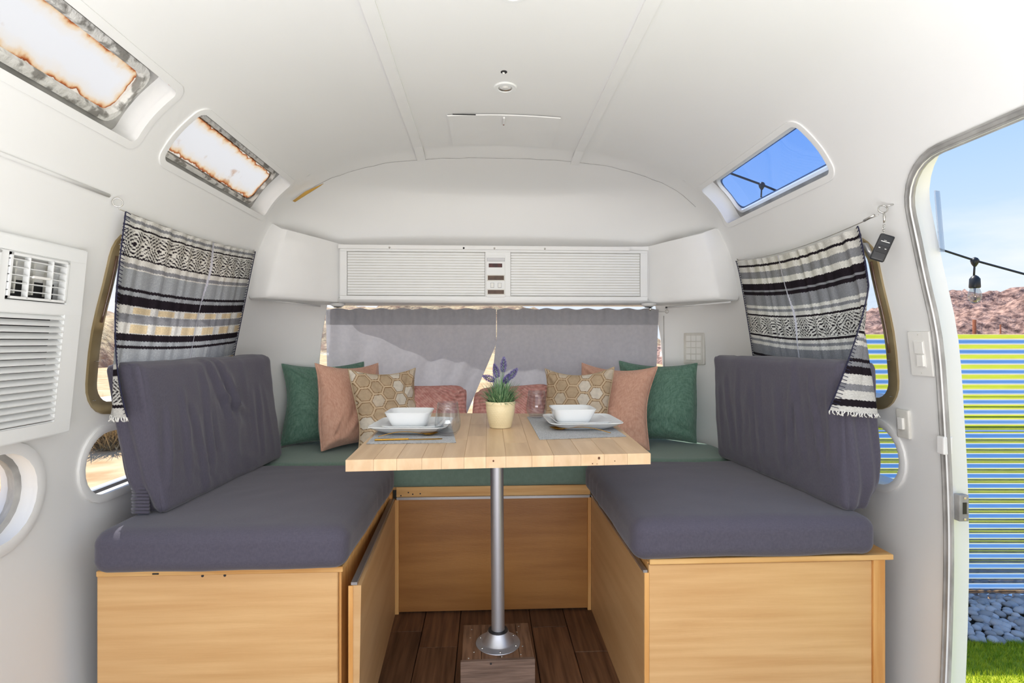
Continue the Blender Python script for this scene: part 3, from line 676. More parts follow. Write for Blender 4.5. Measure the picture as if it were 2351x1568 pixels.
def pillow(label, px, yc, w, h, thick, yaw, lean, roll, m, kind, n=90, seed=0, zb=.589, sharp=.06):
    lin = np.linspace(-1, 1, n+1); Uu, Vv = np.meshgrid(lin, lin, indexing='ij')
    Uu = np.sign(Uu)*(1-(1-np.abs(Uu))**1.2); Vv = np.sign(Vv)*(1-(1-np.abs(Vv))**1.2)
    rs0 = np.random.default_rng(seed+50); k1, k2, k3 = rs0.uniform(-.35, .35, 3)
    if kind == 'pink':
        sharp = -.02; cr_ = (np.abs(Uu)*np.abs(Vv))**6*.10
    else: cr_ = 0
    X = w/2*Uu*(1-(sharp+.02)*(1-(Vv-k1*.4)**2)-cr_)+.006*np.sin(Vv*3+seed); Z = h/2*Vv*(1-(sharp+.02)*(1-(Uu-k2*.4)**2)-cr_*2)-(.010+.008*k3)*(1-Uu**2)*np.clip(Vv, 0, 1)
    base = np.clip((1-Uu**2)*(1-(Vv+.12*(1-Vv**2))**2), 0, 1)**.44*(1-.10*Vv)*1.16
    nn = np.array([[noise.fractal(Vector((x_*9+seed, 0, z_*9)), 1, 2, 3) for x_, z_ in zip(rx, rz)] for rx, rz in zip(X, Z)])
    rs = np.random.default_rng(seed); wrk = np.zeros_like(X)
    for k in range(9):
        cx_, cy_ = rs.choice([-1, 1])*w*.46, rs.choice([-1, 1])*h*.46; a_ = rs.uniform(.1, .9)
        wrk += crease(X, Z, (cx_, cy_), (cx_*(1-a_), cy_*(1-rs.uniform(.1, .9))), rs.uniform(.007, .016), rs.uniform(.004, .010))
    for k in range(3): wrk += crease(X, Z, (rs.uniform(-.4, .4)*w, rs.uniform(-.45, 0)*h), (rs.uniform(-.4, .4)*w, rs.uniform(-.45, 0)*h), .014, .009)
    cols = None
    if kind == 'hex': cols = hexpat(X+.01, Z)
    if kind == 'pink':
        lines = np.sin((X*np.cos(3*Z+X*4)*1.0+Z*1.4+.03*np.sin(X*18))*330+2*np.sin(Z*30)+2*nn*2); wrk = wrk+.0025*lines; g_ = .5+.5*lines; cols = np.ones((n+1, n+1, 3))*(.80+.20*g_[..., None])
    Y = thick/2*base*(1+.12*nn)+wrk*np.clip(base*1.6, 0, 1)
    rim = (np.abs(Uu) > .999) | (np.abs(Vv) > .999); Y[rim] = 0
    front = np.stack([X, -Y, Z], -1); backs = np.stack([X, Y, Z], -1)
    R = Matrix.Translation(Vector((camp(px, 784, yc).x, camp(px, 784, yc).y, zb))) @ Matrix.Rotation(math.radians(yaw), 4, 'Z') @ Matrix.Rotation(math.radians(-lean), 4, 'X') @ Matrix.Rotation(math.radians(roll), 4, 'Y') @ Matrix.Translation((0, 0, h/2+.004))
    Rn = np.array(R); t = thing('throw_pillow', label, 'pillow', tuple(R.translation))
    N_ = front.reshape(-1, 3).shape[0]; VV = np.vstack([front.reshape(-1, 3), backs.reshape(-1, 3)]); VV = VV @ Rn[:3, :3].T+Rn[:3, 3]
    ii, jj = np.meshgrid(np.arange(n), np.arange(n), indexing='ij'); a_ = (ii*(n+1)+jj).ravel(); q = np.stack([a_, a_+n+1, a_+n+2, a_+1], 1); Fc = np.vstack([q, q[:, ::-1]+N_])
    npobj('cover', VV, Fc, m, t, None if cols is None else np.vstack([cols.reshape(-1, 3)]*2))
    # piped seam
    e_ = [(X[i, 0], Z[i, 0]) for i in range(0, n, 3)]+[(X[-1, j], Z[-1, j]) for j in range(0, n, 3)]+[(X[i, -1], Z[i, -1]) for i in range(n, 0, -3)]+[(X[0, j], Z[0, j]) for j in range(n, 0, -3)]
    bm = T([R @ Vector((a_, 0, b_)) for a_, b_ in e_], .0028 if kind != 'pink' else .004, 6, closed=True); o = obj('seam', bm, m, t, True)
    if cols is not None:
        at = o.data.color_attributes.new('pat', 'FLOAT_COLOR', 'POINT'); c0 = sgb(200, 178, 146) if kind == 'hex' else (.8, .8, .8); at.data.foreach_set('color', np.tile(np.array((*c0, 1), np.float32), len(o.data.vertices)))
    return t
pillow('green woven square pillow leftmost in the row, against the left wall', 752, 2.47, .37, .365, .13, 24, 12, 0, M['green'], 'g', seed=1)
pillow('terracotta square pillow between the left green and hexagon pillows', 814, 2.39, .325, .365, .12, 48, 10, 1, M['rust'], 'r', seed=12)
pillow('beige hexagon-print pillow left of the table plant, beside the left terracotta pillow', 898, 2.33, .305, .345, .11, 36, 12, 0, M['hex'], 'hex', n=170, seed=3, sharp=.09)
pillow('dusty pink quilted lumbar pillow left of the potted lavender', 981, 2.43, .36, .265, .11, 7, 14, 0, M['pink'], 'pink', n=170, seed=4)
pillow('dusty pink quilted lumbar pillow behind and right of the potted lavender', 1184, 2.43, .36, .265, .11, -6, 14, -4, M['pink'], 'pink', n=170, seed=5)
pillow('beige hexagon-print pillow right of the table plant, behind the right bowl', 1318, 2.33, .315, .35, .11, -22, 14, 0, M['hex'], 'hex', n=170, seed=6, sharp=.11)
pillow('terracotta square pillow between the right hexagon and green pillows', 1398, 2.41, .345, .36, .12, -28, 12, 3, M['rust'], 'r', seed=17, sharp=.09)
pillow('green woven square pillow rightmost in the row, against the right wall', 1510, 2.49, .35, .365, .13, -22, 9, 0, M['green'], 'g', seed=8)
# ------------------------------------------------------------------ table
TZ = .775; THK = .027
t = thing('table', 'butcher block dinette table on an aluminium post', 'table', (.04, 1.62, .17))
cFL, cFR, cRL, cRR = camp(793, 1061, 1.263), camp(1494, 1042, 1.34), camp(906, 949, 2.10), camp(1384, 949, 2.07)
for q in (cFL, cFR, cRL, cRR): q.z = TZ
def tp(a_, b_): return (cFL*(1-a_)+cFR*a_)*(1-b_)+(cRL*(1-a_)+cRR*a_)*b_
bm = bmesh.new(); k = .004
lo = [bm.verts.new(tp(a_, b_)+Vector((0, 0, -THK+.002))) for a_, b_ in ((k, k), (1-k, k), (1-k, 1-k), (k, 1-k))]; hi = [bm.verts.new(v.co+Vector((0, 0, THK-.003))) for v in lo]
bm.faces.new(lo[::-1]); bm.faces.new(hi)
for i in range(4): bm.faces.new((lo[i], lo[(i+1) % 4], hi[(i+1) % 4], hi[i]))
obj('core_board', bm, M['seam'], t)
cuts = np.cumsum([0]+[RNG.uniform(.8, 1.2) for _ in range(13)]); cuts = cuts/cuts[-1]
for i in range(13):
    bs = [0]+sorted(RNG.uniform(.12, .92, 2 if i % 3 else 1).tolist())+[1]
    for j in range(len(bs)-1):
        g = .00035; gv = .0003; bm = bmesh.new(); q = [(cuts[i]+g, bs[j]+gv), (cuts[i+1]-g, bs[j]+gv), (cuts[i+1]-g, bs[j+1]-gv), (cuts[i]+g, bs[j+1]-gv)]
        lo = [bm.verts.new(tp(*s_)+Vector((0, 0, -THK))) for s_ in q]; hi = [bm.verts.new(tp(*s_)) for s_ in q]
        bm.faces.new(lo[::-1]); bm.faces.new(hi)
        for m_ in range(4): bm.faces.new((lo[m_], lo[(m_+1) % 4], hi[(m_+1) % 4], hi[m_]))
        bmesh.ops.bevel(bm, geom=[ed for ed in bm.edges if all(v in hi for v in ed.verts)], offset=.0006, segments=1, affect='EDGES')
        obj('stave', bm, M['butcher'], t)
# butcher block knots on the front edge
for (a_, z_, r_) in ((.47, -.010, .0022), (.822, -.009, .003), (.80, -.022, .0014), (.876, -.017, .0012), (.815, -.023, .001)):
    bm = bmesh.new(); c_ = tp(a_, 0)+Vector((0, -.0004, z_)); lathe(bm, [(.0001, 0), (r_, 0)], 8, (0, 0, 0))
    for v in list(bm.verts)[-16:]: v.co = Vector((c_.x+v.co.x, c_.y-.0003, c_.z+v.co.y*1.2))
    obj('knot', bm, mat('knot_%d' % int(a_*1000), sgb(96, 58, 34), .7), t)
pc = camp(1143.5, 1473, 1.588); PXc, PYc = pc.x, pc.y; BZ = .172
obj('post', T([(PXc, PYc, BZ+.03), (PXc-.004, PYc, TZ-THK)], .0192, 28), M['alu'], t, True, 40)
obj('collar', L([(.0195, .040), (.0285, .039), (.0295, .032), (.028, .028), (.02, .03)], 32, (PXc, PYc, BZ)), M['dark'], t, True, 40)
fl_ = obj('base_flange', L([(.020, .036), (.029, .036), (.033, .028), (.043, .006), (.048, .0035), (.062, .0025), (.0645, .0015), (.065, 0), (.02, 0)], 48, (PXc, PYc, BZ)), M['alu'], t, True, 40)
for k in range(6):
    bm = bmesh.new(); a_ = math.radians(35+60*k); lathe(bm, [(.0003, .0022), (.002, .002), (.0032, .0008), (.0034, 0)], 8, (PXc+.056*math.cos(a_), PYc+.056*math.sin(a_), BZ+.0028))
    obj('screw', bm, M['chrome'], fl_, True)
obj('mounting_plate', B(-.13, .16, 1.50, 1.80, TZ-THK-.008, TZ-THK-.0005, bev=.001, seg=1), M['alugrey'], t)
b0 = camp(1060, 1522, 1.50); b1 = camp(1227, 1512, 1.515); b2 = camp(1212, 1429, 1.70); b3 = camp(1064, 1436, 1.685)
t = thing('wood_block', 'reclaimed wood block raising the table post off the floor', 'block', (PXc, 1.6, 0))
def prism(bm, q, z0, z1, bev=0):
    lo = [bm.verts.new((p_[0], p_[1], z0)) for p_ in q]; hi = [bm.verts.new((p_[0], p_[1], z1)) for p_ in q]; n_ = len(q); bm.faces.new(lo[::-1]); bm.faces.new(hi)
    for i in range(n_): bm.faces.new((lo[i], lo[(i+1) % n_], hi[(i+1) % n_], hi[i]))
    if bev: bmesh.ops.bevel(bm, geom=bm.edges[:], offset=bev, segments=1, affect='EDGES')
    return bm
obj('front_board', prism(bmesh.new(), [b0+Vector((-.003, -.012, 0)), b1+Vector((.001, -.012, 0)), b1, b0+Vector((-.003, 0, 0))], .001, BZ+.001, .001), M['block'], t)
mid = (b0+b1)/2, (b2+b3)/2
fr = [0, .27, .53, .8, 1]
for i in range(4):
    f0, f1 = fr[i]+.003, fr[i+1]-.003; q = [b0.lerp(b1, f0), b0.lerp(b1, f1), b3.lerp(b2, f1), b3.lerp(b2, f0)]; obj('top_board', prism(bmesh.new(), q, BZ-.02, BZ-RNG.uniform(0, .0006), .0006), M['blocktop'], t)
obj('core', prism(bmesh.new(), [b0+Vector((.003, .001, 0)), b1+Vector((-.003, .001, 0)), b2+Vector((-.003, -.002, 0)), b3+Vector((.003, -.002, 0))], .001, BZ-.019), M['block'], t)
for (px, py) in ((1083, 1445), (1080, 1464), (1088, 1497), (1076, 1511), (1191, 1438), (1187, 1451), (1200, 1483), (1196, 1502), (1152, 1507)):
    d = (CZ-BZ)*F/(py-784); q = camp(px, py, d); obj('screw', L([(.0003, .0010), (.0022, .001), (.0030, 0)], 8, (q.x, q.y, BZ)), M['chrome'], t, True)
bm = bmesh.new(); lathe(bm, [(.0001, 0), (.003, 0)], 8); bmesh.ops.transform(bm, matrix=Matrix.Translation(camp(1127, 1524, 1.487)) @ Matrix.Rotation(math.pi/2, 4, 'X'), verts=bm.verts); obj('knot', bm, M['dark'], t)
# ------------------------------------------------------------------ tableware
def on_table(px, py, z=TZ):
    d = (CZ-z)*F/(py-784); p_ = camp(px, py, d); return Vector((p_.x, p_.y, z))
def squareware(bm, prof, n=64, pw=5.0):
    """squircle lathe: prof list of (half-size, z, exponent)"""
    R = []
    for (r_, z_, e_) in prof:
        ring = []
        for k in range(n):
            a_ = 2*math.pi*k/n; c_, s_ = math.cos(a_), math.sin(a_); rho = (abs(c_)**e_+abs(s_)**e_)**(-1/e_); ring.append(bm.verts.new((r_*rho*c_, r_*rho*s_, z_)))
        R.append(ring)
    for i in range(len(R)-1):
        for k in range(n): bm.faces.new((R[i][k], R[i][(k+1) % n], R[i+1][(k+1) % n], R[i+1][k]))
    bm.faces.new(R[0][::-1]); bm.faces.new(R[-1]); return bm
def big(): return squareware(bmesh.new(), [(.075, 0, 4), (.082, .002, 4.5), (.108, .014, 6), (.1225, .0235, 9), (.1245, .0245, 9), (.1235, .0262, 9), (.106, .017, 6), (.084, .0075, 4.5), (.02, .006, 3)])
def small(): return squareware(bmesh.new(), [(.058, 0, 4), (.064, .002, 4.5), (.084, .009, 6), (.0925, .0155, 9), (.0945, .0165, 9), (.0935, .018, 9), (.082, .0122, 6), (.062, .006, 4.5), (.02, .005, 3)])
def bowl(): return squareware(bmesh.new(), [(.045, 0, 3.5), (.052, .002, 4), (.060, .02, 5), (.0705, .046, 7), (.0718, .0475, 7), (.0705, .0485, 7), (.0665, .046, 6), (.055, .018, 5), (.046, .007, 4), (.02, .0055, 3)])
PROT = {}
SC = {'dinner_plate': .925, 'side_plate': .93, 'bowl': .955}
def ware(kind, fn, loc, rz, label, grp):
    if kind not in PROT:
        me_o = obj(kind, fn(), M['porcelain'], None, True, 60); PROT[kind] = me_o; o = me_o
    else: o = PROT[kind].copy(); COL.objects.link(o)
    o.location = loc; o.scale = (SC[kind], SC[kind], 1); o.rotation_euler = (0, 0, rz); return tag(o, label, 'plate' if 'plate' in kind else 'bowl', grp)
# place mats
def pmat(q, label):
    cs = [on_table(*p_) for p_ in q]; bm = bmesh.new(); prism(bm, cs, TZ+.0005, TZ+.0022); return tag(obj('placemat', bm, M['mat']), label, 'placemat', 'grey woven placemats on the table')
pmat([(841, 1020), (1047, 1017), (1032, 962), (893, 966)], 'grey woven placemat under the left place setting')
pmat([(1239, 1010), (1438, 1003), (1369, 956), (1210, 958)], 'grey woven placemat under the right place setting')
PZ_ = TZ+.0024
LC = on_table(948, 981, TZ+.012); RC = on_table(1334, 972, TZ+.012)
ware('dinner_plate', big, (LC.x, LC.y, PZ_), -.06, 'large white square plate at the left place setting, lowest of its stack', 'white square dinner plates')
ware('dinner_plate', big, (RC.x, RC.y, PZ_), .02, 'large white square plate at the right place setting, lowest of its stack', 'white square dinner plates')
ware('side_plate', small, (LC.x+.006, LC.y+.0, PZ_+.0078), -.04, 'smaller white square plate under the left bowl', 'white square side plates')
ware('side_plate', small, (RC.x-.004, RC.y-.0, PZ_+.0078), .03, 'smaller white square plate under the right bowl', 'white square side plates')
ware('bowl', bowl, (LC.x-.008, LC.y-.004, PZ_+.0142), -.03, 'white square bowl on top of the left plates', 'white square bowls')
ware('bowl', bowl, (RC.x-.030, RC.y-.006, PZ_+.0142), .03, 'white square bowl on top of the right plates', 'white square bowls')
# stemless glasses
def tumbler():
    o_ = [(.001, 0), (.018, .0005), (.026, .004), (.034, .016), (.0378, .030), (.0368, .048), (.0325, .075), (.0295, .0955), (.0288, .096), (.0281, .0955), (.0312, .075), (.0355, .048), (.0364, .030), (.0326, .017), (.024, .008), (.001, .0065)]
    return L(o_, 48)
g1 = obj('stemless_glass', tumbler(), M['tumbler'], None, True); q = on_table(1028, 1001, TZ); g1.location = (q.x, q.y, TZ+.0025)
tag(g1, 'clear stemless glass in front of the left plates', 'glass', 'stemless glasses')
g2 = g1.copy(); COL.objects.link(g2); q = on_table(1232, 960, TZ); g2.location = (q.x, q.y, TZ+.0025); g2['label'] = 'clear stemless glass between the potted plant and the right bowl'
# cutlery
def spoon(p0, p1, bowl_at, label, flip=1, lift=.006):
    """p0 handle end, p1 bowl tip (world, on the mat)"""
    d = (p1-p0); Lh = d.length; ang = math.atan2(d.y, d.x); n_ = 40; VV = []; FF = []
    for i in range(n_+1):
        s_ = i/n_; x_ = Lh*s_; tb = max(0, (s_-.70)/.30)
        wdt = .0035-.0008*math.sin(s_*3) if s_ < .68 else .0028+.0165*math.sin(math.pi*min(1, tb*1.0)**.8)**.8 if s_ < .995 else .002
        zc = .004+.010*math.sin(math.pi*min(1, s_/.75))*flip+(.002 if s_ > .7 else 0); dep = .006*math.sin(math.pi*tb) if s_ > .7 else 0
        for j in range(7):
            v_ = (j-3)/3; VV.append((x_, wdt*v_, zc-dep*(1-v_*v_)+.003))
        for j in range(7):
            v_ = (3-j)/3; VV.append((x_, wdt*v_*.96, zc-dep*(1-v_*v_)+.003-.0012))
    for i in range(n_):
        for j in range(14): FF.append((i*14+j, i*14+(j+1) % 14, (i+1)*14+(j+1) % 14, (i+1)*14+j))
    FF.append(list(range(14))[::-1]); FF.append(list(range(n_*14, n_*14+14)))
    o = pyobj('spoon', VV, FF, M['gold'], None, True); o.location = (p0.x, p0.y, PZ_-.001); o.rotation_euler = (0, 0, ang); return tag(o, label, 'spoon', 'gold spoons')
spoon(on_table(868, 1009), on_table(1006, 1000), 0, 'gold spoon lying before the left plates, bowl towards the glass')
spoon(on_table(1402, 1000), on_table(1262, 987), 0, 'gold spoon lying before the right plates')
a_, b_ = on_table(860, 1014), on_table(1016, 1010); d = b_-a_; bm = bmesh.new(); Lk = d.length
box(bm, 0, Lk*.48, -.004, .004, .001, .006, bev=.0015); o = obj('handle_', bm, M['gold']); bpy.data.objects.remove(o)
kt = thing('table_knife', 'gold table knife in front of the left spoon', 'knife', (a_.x, a_.y, PZ_), local=True, rz=math.atan2(d.y, d.x))
obj('handle', B(0, Lk*.5, -.0038, .0038, 0, .005, bev=.0015), M['gold'], kt, True)
VV = [(Lk*.5, -.003), (Lk*.85, -.0075), (Lk*.98, -.005), (Lk, .002), (Lk*.9, .004), (Lk*.5, .003)]; bm = bmesh.new(); prism(bm, VV, .0005, .0022); obj('blade', bm, M['gold'], kt)
# ------------------------------------------------------------------ potted lavender
pq = on_table(1149, 981, TZ); pt = thing('potted_lavender', 'potted artificial lavender in a pale yellow dimpled pot in the table centre', 'plant', (pq.x, pq.y, TZ), local=True)
bm = bmesh.new(); n_, mrow = 96, 44; VV = []; FF = []
for i in range(mrow+1):
    s_ = i/mrow; z_ = .001+.082*s_; r_ = .0335+.0135*(1-(1-s_)**2.0) if s_ < .9 else .0475+.0005
    for k in range(n_):
        dm = 0
        if .06 < s_ < .88:
            row = s_*14; rr_ = int(row); fy = row-rr_-.5; fx = (k/n_*30+.5*(rr_ % 2)) % 1-.5; q_ = fx*fx+fy*fy; dm = -.0009*max(0, 1-q_*6)
        a_ = 2*math.pi*k/n_; VV.append(((r_+dm)*math.cos(a_), (r_+dm)*math.sin(a_), z_))
for i in range(mrow):
    for k in range(n_): FF.append((i*n_+k, i*n_+(k+1) % n_, (i+1)*n_+(k+1) % n_, (i+1)*n_+k))
b_ = len(VV)
for (r_, z_) in ((.046, .0845), (.0445, .083), (.043, .06)):
    for k in range(n_): a_ = 2*math.pi*k/n_; VV.append((r_*math.cos(a_), r_*math.sin(a_), z_))
for i, (p_, q_) in enumerate(((mrow*n_, b_), (b_, b_+n_), (b_+n_, b_+2*n_))):
    for k in range(n_): FF.append((p_+k, p_+(k+1) % n_, q_+(k+1) % n_, q_+k))
FF.append(list(range(n_))[::-1])
pyobj('pot', VV, FF, M['pot'], pt, True, 60)
obj('soil', L([(.0005, .074), (.03, .073), (.0435, .070)], 24), M['soil'], pt, True)
VV = []; FF = []
rs = np.random.default_rng(3)
def blade(VV, FF, p0, d0, ln, w, droop, seg=4):
    p_ = np.array(p0, float); d = np.array(d0, float); d /= np.linalg.norm(d); side = np.cross(d, (0, 0, 1)); side = side/(np.linalg.norm(side)+1e-6); b = len(VV)
    for i in range(seg+1):
        ww = w*(1-(i/seg)**2)*.5+.0001; VV.append(tuple(p_-side*ww)); VV.append(tuple(p_+side*ww)); d = d+np.array((0, 0, -droop/seg)); d /= np.linalg.norm(d); p_ = p_+d*ln/seg
    for i in range(seg): FF.append((b+2*i, b+2*i+1, b+2*i+3, b+2*i+2))
for k in range(520):
    a_ = rs.uniform(0, 2*math.pi); ou = rs.uniform(0, 1)**.7; st = (.032*ou*math.cos(a_), .032*ou*math.sin(a_), .072+rs.uniform(0, .035)*(1-ou)); a2 = a_+rs.normal(0, .5); d0 = (ou*1.0*math.cos(a2), ou*1.0*math.sin(a2), 1)
    blade(VV, FF, st, d0, rs.uniform(.04, .092), .0026, rs.uniform(.1, .9))
for k in range(26):   # a few sprays over the rim
    a_ = rs.choice([math.pi+.2, -.15, -1.2])+rs.normal(0, .3); blade(VV, FF, (.035*math.cos(a_), .035*math.sin(a_), .08), (math.cos(a_), math.sin(a_), .45), rs.uniform(.03, .05), .0022, .8)
st_px = [((1157, 838), (1160, 800), 1), ((1131, 866), (1116, 880), 0), ((1143, 850), (1137, 845), 2), ((1172, 868), (1180, 862), 3), ((1165, 880), (1160, 880), 4)]
flw = [((.006, 0, .205), (.012, 0, .165)), ((-.010, .004, .180), (.0, 0, .15)), ((-.046, 0, .151), (-.020, 0, .135)), ((.041, -.004, .170), (.022, 0, .140)), ((.022, -.008, .148), (.012, 0, .125))]
flw = [((.011, .0, .222), (.008, 0, .178)), ((-.0195, .003, .200), (-.009, 0, .160)), ((-.054, 0, .164), (-.019, 0, .150)), ((.052, -.004, .186), (.026, 0, .156)), ((.026, -.01, .168), (.013, -.004, .142))]
stems = bmesh.new()
for (a_, b_) in flw: tube(stems, [(b_[0]*.3, 0, .08), Vector(b_).lerp(Vector((b_[0]*.3, 0, .08)), .4), b_, a_], .0011, 5)
obj('stem', stems, M['leaf'], pt, True)
for (a_, b_) in flw:
    A_, B_ = Vector(a_), Vector(b_); ax = (A_-B_); Lf = ax.length; ax.normalize(); e1 = ax.orthogonal().normalized(); e2 = ax.cross(e1); bm = bmesh.new()
    for i in range(11):
        s_ = i/10; rad = .0072*math.sin(math.pi*(.22+.72*s_))+.001
        for k in range(7):
            an = 2*math.pi*k/7+i*.5; dr = e1*math.cos(an)+e2*math.sin(an); c_ = B_+ax*Lf*s_+dr*rad*.7; tip = c_+dr*rad*.8+ax*.004
            tube(bm, [c_-dr*.001, c_.lerp(tip, .5), tip], [.0009, .0015, .0004], 5)
    obj('flower_spike', bm, M['lav'], pt, True)
pyobj('foliage', VV, FF, M['leaf'], pt, True)['kind'] = 'stuff'
# ------------------------------------------------------------------ rear sheer curtains
def sheer(x_l, x_r, lx, rx, label, seed):
    """pixel left/right edges as functions of py"""
    n_, m_ = 120, 60; P = np.zeros((n_+1, m_+1, 3)); dep = 2.635
    for j in range(m_+1):
        s_ = j/m_; py = 709+s_*(985-709); 
        xl, xr = lx(py), rx(py)
        for i in range(n_+1):
            a_ = i/n_; px = xl+(xr-xl)*a_
            pl_ = .004*math.sin(a_*38+seed+2*math.sin(a_*7))*(1-.5*s_)+.007*math.sin(a_*15+seed*2)*(.4+.6*s_)+.0035*fbm(Vector((a_*9, s_*5, seed)))
            hd = .003*math.sin(a_*120+seed)*math.exp(-(s_*9)**2)
            edge = -.02*math.sin(s_*2.5)*math.exp(-((a_-(1 if seed == 1 else 0))/.06)**2)
            q = camp(px, py+1.8*math.sin(a_*50+seed)*(s_ == 0), dep+pl_+hd+edge*.3); P[i, j] = q
    o = gridobj('sheer_curtain', P, M['curtain']); tag(o, label, 'curtain')
    # header pocket seam: a second layer over the top 40 px
    P2 = P[:, :9].copy(); P2[:, :, 1] -= .0025; gridobj('header_pocket', P2, M['curtain'], o); return o
sheer(748, 1138, lambda y: 748+.02*(y-709), lambda y: 1139-(0 if y < 790 else .42*(y-790)), 'sheer grey window curtain, left one of the pair', 1)
sheer(1140, 1512, lambda y: 1141 if y < 770 else 1141-.12*min(y-770, 80), lambda y: 1512-.035*(y-709), 'sheer grey window curtain, right one of the pair', 2)
bm = T([camp(728, 714, 2.648), camp(1530, 716, 2.648)], .0009, 6)
wr1 = thing('curtain_wire', 'thin wire carrying the sheer grey curtains with eye hooks at its ends', 'wire', tuple(camp(1130, 715, 2.61)))
obj('wire', bm, M['chrome'], wr1, True)
def ring(c_, r_, axis, w=.0016, n=16):
    ax = Vector(axis).normalized(); e1 = ax.orthogonal().normalized(); e2 = ax.cross(e1); return T([Vector(c_)+e1*r_*math.cos(2*math.pi*k/n)+e2*r_*math.sin(2*math.pi*k/n) for k in range(n)], w, 6, closed=True)
for px in (727, 1531): q = camp(px, 715, 2.605); obj('eye_hook', ring(q, .008, (0, 1, 0)), M['chrome'], wr1, True)
# ------------------------------------------------------------------ serape curtains
K_, W_, G_, LG, CR = sgb(44, 38, 44), sgb(238, 236, 230), sgb(152, 153, 158), sgb(176, 180, 184), sgb(240, 218, 178)
left_b = [(0, W_), (.018, G_), (.035, W_), (.052, K_), (.062, W_), (.070, 'D'), (.198, K_), (.206, W_), (.235, G_), (.255, W_), (.262, LG), (.355, K_), (.372, LG), (.392, K_), (.442, W_), (.485, G_), (.528, W_), (.585, K_), (.622, LG), (.644, K_), (.660, LG), (.742, W_), (.765, K_), (.80, W_), (.815, 'D'), (.93, W_), (.94, K_), (.955, W_)]
right_b = [(0, W_), (.040, K_), (.056, W_), (.095, G_), (.145, W_), (.185, K_), (.233, G_), (.246, K_), (.270, G_), (.350, W_), (.372, G_), (.390, W_), (.415, K_), (.428, W_), (.436, 'D'), (.56, W_), (.567, K_), (.582, W_), (.602, G_), (.620, W_), (.645, G_), (.716, K_), (.735, G_), (.758, K_), (.800, W_), (.852, G_), (.886, W_), (.935, K_), (.972, W_)]
def serape(side, label):
    n_, m_ = 330, 380; P = np.zeros((n_+1, m_+1, 3)); C = np.zeros((n_+1, m_+1, 3)); bands = left_b if side < 0 else right_b
    if side < 0:
        topn, topf = np.array((-.900, 1.392, 1.372)), np.array((-.906, 2.175, 1.402)); zb = .862
    else:
        topn, topf = np.array((1.000, 1.402, 1.357)), np.array((1.003, 2.130, 1.372)); zb = .868
    vs = np.array([b[0] for b in bands]+[1.01]); npl = 13
    rs_ = np.random.default_rng(11+side)
    for i in range(n_+1):
        a_ = i/n_
        for j in range(m_+1):
            v_ = j/m_; top = topn+(topf-topn)*a_; z_ = top[2]+(zb-top[2])*v_
            if side < 0:
                xb = -.982+.0*a_; yn = 1.425; yf = 2.10
                # near edge folds round the backrest end
                wrapk = max(0, 1-a_/.11); xb += .085*wrapk*v_**2; yb = yn+(yf-yn)*max(0, (a_-.05)/.95); yb -= .03*wrapk*v_
            else:
                xb = 1.068; yn = 1.400; yf = 2.08
                wrapk = max(0, 1-a_/.16); xb -= .150*wrapk*(max(0, v_-.32)/.68)**1.2/max(.01, v_**.75); yb = yn+(yf-yn)*max(0, (a_-.12)/.88)-.025*math.sin(math.pi*min(1, a_/.16))*v_
            e_ = v_ if side < 0 else v_**.75; x_ = top[0]+(xb-top[0])*e_; y_ = top[1]+(yb-top[1])*v_
            ph = a_*npl*2*math.pi+1.1*math.sin(a_*17+side)+.6*math.sin(a_*41+2)
            amp = .0052*(1-.3*v_)*(.5+.5*math.sin(a_*9+side)**2); pl_ = amp*(math.sin(ph)+.25*math.sin(2*ph+1))
            x_ += pl_*1.0*(-side)*.9-(.006*side); y_ += amp*.7*math.cos(ph)
            sagt = (.013 if side < 0 else .022)*math.sin(math.pi*a_); z_ -= sagt
            P[i, j] = (x_, y_, z_)
    A_, V_ = np.meshgrid(np.linspace(0, 1, n_+1), np.linspace(0, 1, m_+1), indexing='ij')
    jitter = .0022*np.sign(np.sin(A_*520)); Vj = np.clip(V_+jitter*.5, 0, 1); idx = np.searchsorted(vs, Vj, side='right')-1
    for k, (v0, c_) in enumerate(bands):
        msk = idx == k
        if c_ == 'D':
            v1 = vs[k+1]; vb = (np.floor(V_*190)/190-v0)/(v1-v0); pu = .145 if side < 0 else .135; uu = np.mod(np.floor(A_*165)/165/pu, 1); dd = np.abs(2*uu-1)*1.0+np.abs(2*vb-1)*.9
            on = (np.mod(dd*3.2, 1) < .46); dash = (np.mod(np.floor(V_*380), 6) > 0) | (dd < .25); cc = np.where((on & dash)[..., None], K_, W_); C[msk] = cc[msk]
        else: C[msk] = c_
    if side < 0:   # cream patches woven into the light bands
        for (v0, v1) in ((.448, .48), (.535, .58), (.745, .762)):
            msk = (V_ > v0) & (V_ < v1) & (np.mod(A_*6.2+.2, 1) < .62) & (A_ > .12); C[msk] = CR
    sx = (.585+.012*np.sin(V_*9)-.10*np.clip(V_-.6, 0, 1)) if side < 0 else (.56+.012*np.sin(V_*11)); C[np.abs(A_-sx) < .0045] = sgb(226, 226, 238)
    C *= (.88+.12*RNG.random((n_+1, m_+1)))[..., None]
    o = gridobj('blanket_curtain', P, M['serape'], None, C); tag(o, label, 'curtain')
    # whip stitched edges and fringe
    for i0, nm in ((0, 'edge_stitching'), (n_, 'edge_stitching')):
        bm = bmesh.new(); pts = [P[i0, j]+np.array((-.003*side, 0, 0)) for j in range(0, m_+1, 4)]; tube(bm, pts, .0016, 5)
        for j in range(0, m_-3, 7):
            p0_ = P[i0, j]; p1_ = P[i0+(6 if i0 == 0 else -6), min(m_, j+3)]; off_ = np.array((-.004*side, -.001, 0)); tube(bm, [p0_+off_, p1_+off_], .0011, 4)
        obj(nm, bm, M['serape_trim'], o, True)
    bm = bmesh.new()
